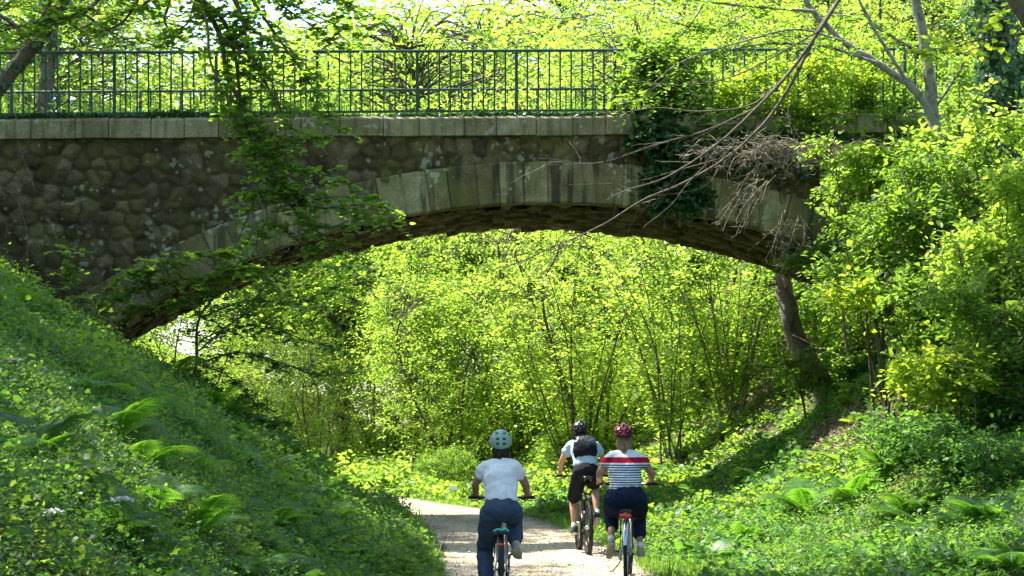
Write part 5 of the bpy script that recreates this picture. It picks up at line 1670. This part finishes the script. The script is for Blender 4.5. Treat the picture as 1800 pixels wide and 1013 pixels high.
def bicycle(loc, yaw, B, label):
    root = empty('bicycle', loc, yaw); tag(root, label, 'bicycle', 'bicycles ridden along the path')
    r = B['r']; tw = B['tw']; fm = M[B['frame']]; wb = 1.08
    wheel('w', (0, 0, r), r, tw, root, B.get('knobby', False)); f = wheel('w', (0, wb, r), r, tw, root, B.get('knobby', False)); f.name = 'wheel.001'
    bb = np.array([0, .44, .29]); sz_ = B['saddle']; st = np.array([0, .44 - (sz_ - .29) * .36, sz_ - .06]); ht = np.array([0, .93, .86 if B['step'] else .90]); hb = np.array([0, .965, .68])
    q = Q(); T = lambda a, b, ra, rb=None, n=10: q.tube(np.array([a, b], float), [ra, rb or ra], n, caps=True)
    seat_top = bb + (st - bb) * (.62 if B['step'] else .74)
    T(bb, seat_top, .017)
    T(hb, ht, .02); T(bb, hb, .024)
    if B['step']: T(bb + (st - bb) * .3, hb + [0, -.02, .06], .02)
    else: T(seat_top, ht - [0, 0, .05], .017)
    for s in (-1, 1):
        T([s * .062, 0, r], seat_top * .8 + bb * .2 + [s * .018, -.01, 0], .0085, .0095); T([s * .062, 0, r], bb + [s * .03, -.03, 0], .01)
        T([s * .05, wb, r], hb + [s * .045, .005, -.03], .012, .014)
        T(hb + [s * .045, .005, -.03], hb + [0, 0, -.02], .013)
    q.obj('frame', fm, root, smooth=True)
    q = Q(); q.tube(np.array([seat_top, st]), .0135, 10, caps=True); q.obj('seatpost', M['steel'], root, smooth=True)
    q = Q(); loft([st + [0, -.16, .045], st + [0, -.09, .06], st + [0, .02, .05], st + [0, .14, .045]], [.065, .085, .05, .02], [.022, .028, .022, .018])(q); sad = q.obj('saddle', M['black_gloss'], root, smooth=True)
    q = Q()
    for s in (-1, 1):
        q.tube(np.array([st + [s * .035, -.09, .02], st + [s * .022, -.05, .0], st + [s * .022, .08, .0]]), .004, 5)
        q.tube(np.array([st + [s * .04, -.10, .035], st + [s * .04, -.10, -.005]]), .012, 8, caps=True)
    q.obj('saddle_rails', M['steel'], sad)
    # handlebar
    gz = B['gz']; gy = B['gy']; hwid = B['hbw'] / 2
    top = np.array([0, gy + .06, gz])
    q = Q(); q.tube(np.array([ht, ht * .3 + top * .7, top]), .014, 8, caps=True); q.obj('stem', M['black_gloss'], root, smooth=True)
    q = Q(); q.tube(smooth_path([[-hwid, gy, gz], [-hwid * .7, gy, gz], [-.1, gy + .06, gz], [.1, gy + .06, gz], [hwid * .7, gy, gz], [hwid, gy, gz]], 30), .0115, 8, caps=True, ref=np.array([0, 0, 1.0]))
    bar = q.obj('handlebar', M['black_gloss'], root, smooth=True)
    for s in (-1, 1):
        q = Q(); q.tube(np.array([[s * (hwid - .13), gy, gz], [s * (hwid + .008), gy, gz]]), .017, 10, caps=True, ref=np.array([0, 0, 1.0])); q.obj('grip', M['rubber'], bar, smooth=True)
        q = Q(); q.tube(smooth_path([[s * (hwid - .15), gy + .02, gz - .005], [s * (hwid - .12), gy + .05, gz - .02], [s * (hwid - .02), gy + .06, gz - .04]], 8), .006, 6, caps=True); q.obj('brake_lever', M['black_gloss'], bar, smooth=True)
    # cranks and pedals at the feet
    for s, k in ((-1, 'pL'), (1, 'pR')):
        p = np.array(B[k], float); q = Q()
        q.tube(np.array([[s * .07, bb[1], bb[2]], [s * .085, p[1], p[2]]]), [.014, .011], 8, caps=True)
        cr = q.obj('crank', M['steel'], root, smooth=True)
        q = Q(); q.box([s * .14, p[1], p[2]], (.045, .042, .011)); q.box([s * .1, p[1], p[2]], (.02, .006, .006)); q.obj('pedal', M['black_matt'], cr, bevel=.004)
        q = Q()
        for dy in (-.043, .043): q.box([s * .14, p[1] + dy, p[2]], (.02, .001, .007))
        q.obj('reflector', plain('amber', (.6, .25, .02), .3) if 'amber' not in bpy.data.materials else bpy.data.materials['amber'], cr)
    q = Q(); th = np.linspace(0, 2 * np.pi, 41)
    q.tube(np.stack([0 * th + .052, bb[1] + .09 * np.cos(th), bb[2] + .09 * np.sin(th)], 1), .006, 5)
    for i in range(5): q.tube(np.array([[.052, bb[1], bb[2]], [.052, bb[1] + .09 * math.cos(i * 1.257), bb[2] + .09 * math.sin(i * 1.257)]]), .006, 4)
    q.obj('chainring', M['black_gloss'], root, smooth=True)
    q = Q(); q.tube(np.array([[.045, 0, r + .03], [.052, bb[1], bb[2] + .09]]), .0045, 4); q.tube(np.array([[.045, .0, r - .035], [.05, .03, r - .10], [.052, bb[1], bb[2] - .09]]), .0045, 4); q.obj('chain', M['black_matt'], root)
    q = Q()
    for rr_, x in ((.042, .036), (.036, .041), (.03, .046)):
        q.tube(np.array([[x - .001, 0, r], [x + .001, 0, r]]), rr_, 20, caps=True, ref=np.array([0, 0, 1.0]))
    q.obj('cassette', M['steel'], root)
    q = Q(); q.box([.065, .01, r - .05], (.012, .012, .03)); q.box([.055, .03, r - .10], (.006, .014, .035)); q.tube(smooth_path([[.07, 0, r - .05], [.09, -.04, r + .02], [.06, .03, r + .12]], 8), .0025, 4); q.obj('derailleur', M['black_matt'], root, bevel=.003)
    # mudguard
    if B.get('guard'):
        g0, g1 = B['guard']; q = Q(); a = np.linspace(R(g0), R(g1), 26); V = []
        for t in a:
            for k_, (x, dr) in enumerate(((-1, -.012), (-.6, .004), (0, .009), (.6, .004), (1, -.012))):
                rr = r + .018 + dr; V.append([x * (tw * .72), -rr * math.cos(t), r + rr * math.sin(t)])
        F = [[i * 5 + j, i * 5 + j + 1, (i + 1) * 5 + j + 1, (i + 1) * 5 + j] for i in range(25) for j in range(4)]
        q.add(V, F); V2 = np.array(V) * [.94, 1, 1]; V2[:, 2] -= .003; q.add(V2, [f[::-1] for f in F])
        g_ = q.obj('mudguard', M[B['guardmat']], root, smooth=True)
        q = Q()
        for s in (-1, 1): q.tube(np.array([[s * .06, 0, r], [s * tw * .7, -(r + .01) * math.cos(R(g0 + 28)), r + (r + .01) * math.sin(R(g0 + 28))]]), .0025, 4)
        q.obj('stay', M['steel'], g_)
    if B.get('rack'):
        z = B['rack']; q = Q()
        for s in (-1, 1):
            q.tube(smooth_path([[s * .055, .12, z - .02], [s * .06, .05, z], [s * .06, -.22, z], [s * .035, -.30, z]], 16), .006, 6)
            for yy in (.04, -.06, -.16): q.tube(np.array([[s * .055, yy, z], [s * .075, -.005, r + .02]]), .0048, 5)
        for yy in (.06, -.04, -.14, -.24, -.30): q.tube(np.array([[-.06, yy, z], [.06, yy, z]]), .005, 5, ref=np.array([0, 0, 1.0]))
        q.tube(np.array([[0, .1, z], [0, -.29, z]]), .008, 5)
        q.box([0, -.15, z + .012], (.055, .10, .006))
        q.obj('rack', M['black_matt'], root, smooth=False)
    if B.get('light'):
        x, y, z, w_, h_ = B['light']; q = Q(); loft([[x - w_, y, z], [x, y, z + .002], [x + w_, y, z]], [.022, .024, .022], [h_, h_ * 1.1, h_], ref=(0, 1, 0))(q); q.obj('tail_light', M['red_lens'], root, smooth=True)
    return root


# left rider: white shirt, mint helmet
def rider_loc(px, Y): return ((px - 900) * Y / FPX, Y, .02)


LL = rider_loc(881, 19.2)
person(LL, 0, dict(
    pelvis=(0, .17, .92), waist=(.0, .21, 1.07), chest=(-.01, .29, 1.24), shoulders=(-.008, .35, 1.375), neck=(-.008, .385, 1.45), head=(-.008, .42, 1.565),
    sw=.168, hw=.185, ww=.14, elbowL=(-.262, .46, 1.165), elbowR=(.245, .46, 1.155), wristL=(-.262, .66, 1.055), wristR=(.262, .66, 1.05),
    handL=(-.272, .735, 1.035), handR=(.272, .735, 1.035), kneeL=(-.165, .56, .50), kneeR=(.125, .66, .82), ankleL=(-.155, .42, .14), ankleR=(.145, .38, .56),
    toeL=(-.05, .98, -.12), toeR=(.18, .9, -.38), hemf=dict(L=1.95, R=1.88), thigh=.095, flare=.068, hair=(.14, .0, 0)),
    'cyclist in a white t-shirt, blue jeans and mint green helmet', 'white_cloth', 'denim', 'shoe_tan', 'hair_dark', ('mint', (.116, .135, .128), R(8)), -.02, sleeve=.42)
bicycle(LL, 0, dict(r=.335, tw=.042, frame='silver_paint', saddle=.87, step=True, gz=1.02, gy=.74, hbw=.67, pL=(-.14, .44, .115), pR=(.14, .44, .455),
                    guard=(-5, 150), guardmat='black_matt', rack=.70, light=(0, -.345, .60, .022, .014)), 'city bicycle with narrow mudguard and rack under the white shirted cyclist')
# the aqua strap lies on the rack
q = Q(); q.tube(smooth_path([[-.075, 0, 0], [-.03, .01, .02], [.0, -.01, .012], [.04, .012, .022], [.078, 0, .0]], 16), .009, 6, caps=True, ref=np.array([0, 0, 1.0])); q.tube(smooth_path([[-.07, .03, 0], [.0, .02, .016], [.07, .04, .005]], 12), .007, 6, caps=True, ref=np.array([0, 0, 1.0]))
o = q.obj('elastic_strap', M['aqua'], None, smooth=True); o.location = (LL[0], LL[1] - .24, .745); tag(o, 'aqua elastic strap tied across the rear rack of the city bicycle', 'strap')

# right rider: striped shirt, red helmet
LR = rider_loc(1101, 21.7)
person(LR, -.03, dict(
    pelvis=(0, .17, .955), waist=(-.005, .20, 1.12), chest=(-.01, .27, 1.28), shoulders=(-.01, .31, 1.43), neck=(-.015, .335, 1.51), head=(-.02, .36, 1.635),
    sw=.178, hw=.205, ww=.158, elbowL=(-.292, .36, 1.215), elbowR=(.292, .38, 1.225), wristL=(-.29, .58, 1.12), wristR=(.305, .60, 1.12),
    handL=(-.285, .655, 1.10), handR=(.30, .655, 1.10), kneeL=(-.15, .60, .72), kneeR=(.16, .72, .70), ankleL=(-.165, .215, .455), ankleR=(.175, .53, .355),
    toeL=(-.12, .72, -.62), toeR=(.12, .97, -.08), hemf=dict(L=1.52, R=1.62), thigh=.115, flare=.066, hair=(.235, .03, 0)),
    'cyclist in a striped t-shirt with a red band and a red helmet', 'striped', 'dark_denim', 'shoe_tan', 'hair_fair', ('red', (.114, .145, .122), R(10)), -.04, sleeve=.40, skinny=1.12, hgirth=1.1)
bicycle(LR, -.10, dict(r=.345, tw=.045, frame='white_paint', saddle=.90, step=True, gz=1.085, gy=.67, hbw=.66, pL=(-.15, .27, .33), pR=(.15, .61, .27),
                       guard=(15, 150), guardmat='steel', rack=.80, light=(0, -.31, .755, .055, .028)), 'white city bicycle with a large red tail light under the striped cyclist')
q = Q(); q.tube(smooth_path([[-.05, .10, .27], [-.09, .04, .20], [-.15, .0, .13]], 10), .007, 6, caps=True); q.box([-.165, -.005, .125], (.024, .012, .006), None); q.obj('kickstand', M['black_matt'], bpy.data.objects['bicycle.001'], smooth=True)
q = Q(); loft([[-.085, .26, .3], [-.085, .44, .3]], [.02, .02], [.07, .06])(q); q.obj('motor_cover', M['silver_paint'], bpy.data.objects['bicycle.001'], smooth=True)
q = Q(); q.box([0, .13, .56], (.03, .035, .2), rotx(.27)); q.obj('battery', M['silver_paint'], bpy.data.objects['bicycle.001'], bevel=.01)

# middle rider: blue shirt, black shorts, backpack
LM = rider_loc(1034, 26.3)
person(LM, .07, dict(
    pelvis=(-.01, .18, 1.12), waist=(-.01, .23, 1.25), chest=(-.02, .33, 1.40), shoulders=(-.03, .40, 1.52), neck=(-.045, .45, 1.59), head=(-.06, .49, 1.69),
    sw=.185, hw=.175, ww=.15, elbowL=(-.31, .50, 1.26), elbowR=(.285, .52, 1.27), wristL=(-.325, .66, 1.085), wristR=(.325, .66, 1.085),
    handL=(-.32, .735, 1.065), handR=(.32, .735, 1.065), kneeL=(-.15, .52, .72), kneeR=(.16, .66, .93), ankleL=(-.145, .43, .35), ankleR=(.165, .40, .53),
    toeL=(-.05, .98, -.1), toeR=(.06, .85, -.45), hemf=dict(L=.93, R=.9), thigh=.085, flare=.09, hair=(.06, .0, 0)),
    'cyclist in a light blue t-shirt and black shorts wearing a black helmet', 'blue_cloth', 'black_cloth', 'shoe_dark', 'hair_dark', ('black', (.106, .14, .118), R(14)), -.02, sleeve=.45, skinny=1.05, trs='shorts')
bicycle(LM, .08, dict(r=.365, tw=.056, frame='black_gloss', saddle=1.06, step=False, gz=1.05, gy=.74, hbw=.72, pL=(-.145, .44, .285), pR=(.145, .46, .46), knobby=True,
                      guard=None), 'black mountain bicycle with knobby tyres ridden by the man in shorts')
bm3 = bpy.data.objects['bicycle.002']
q = Q(); q.tube(smooth_path([[0, .12, .78], [0, 0, .80], [0, -.2, .77]], 8), [.012] * 8, 8, rad2=[.03] * 8, caps=True, ref=np.array([0, 0, 1.0])); q.obj('mudguard', M['black_matt'], bm3, smooth=True)
q = Q(); loft([[0, .10, .97], [0, .19, .95]], [.035, .03], [.035, .03])(q); q.obj('saddle_bag', M['black_cloth'], bm3, smooth=True)
# backpack
rb = empty('backpack', (LM[0], LM[1], LM[2]), .07); tag(rb, 'black glossy backpack on the back of the blue shirted cyclist', 'backpack')
tl = rotx(-.42)
def bagpt(x, y, z): return np.array([-.02 + x, .235, 1.44]) + tl @ np.array([x * 0, y, z])
fuse('bag_body', [loft([bagpt(0, .02, -.13), bagpt(0, -.02, -.05), bagpt(0, -.02, .08), bagpt(0, .03, .155)], [.15, .175, .155, .09], [.05, .07, .062, .035])], M['black_cloth'], rb, .011, 4, wrinkle=.012)
fuse('top_flap', [loft([bagpt(0, -.055, .0), bagpt(0, -.062, .06), bagpt(0, -.03, .14), bagpt(0, .03, .165)], [.135, .15, .13, .08], [.025, .032, .035, .025])], M['glossbag'], rb, .010, 3, wrinkle=.02, wsize=.05)
for s in (-1, 1):
    q = Q(); q.tube(smooth_path([bagpt(0, .03, .15) + [s * .09, 0, 0], np.array([-.03 + s * .12, .36, 1.60]), np.array([-.03 + s * .13, .47, 1.52]), np.array([-.03 + s * .15, .44, 1.36]), bagpt(0, .04, -.12) + [s * .13, 0, 0]], 20), .022, 8, rad2=[.007] * 20, ref=np.array([1., 0, 0])); q.obj('strap', M['black_cloth'], rb, smooth=True)
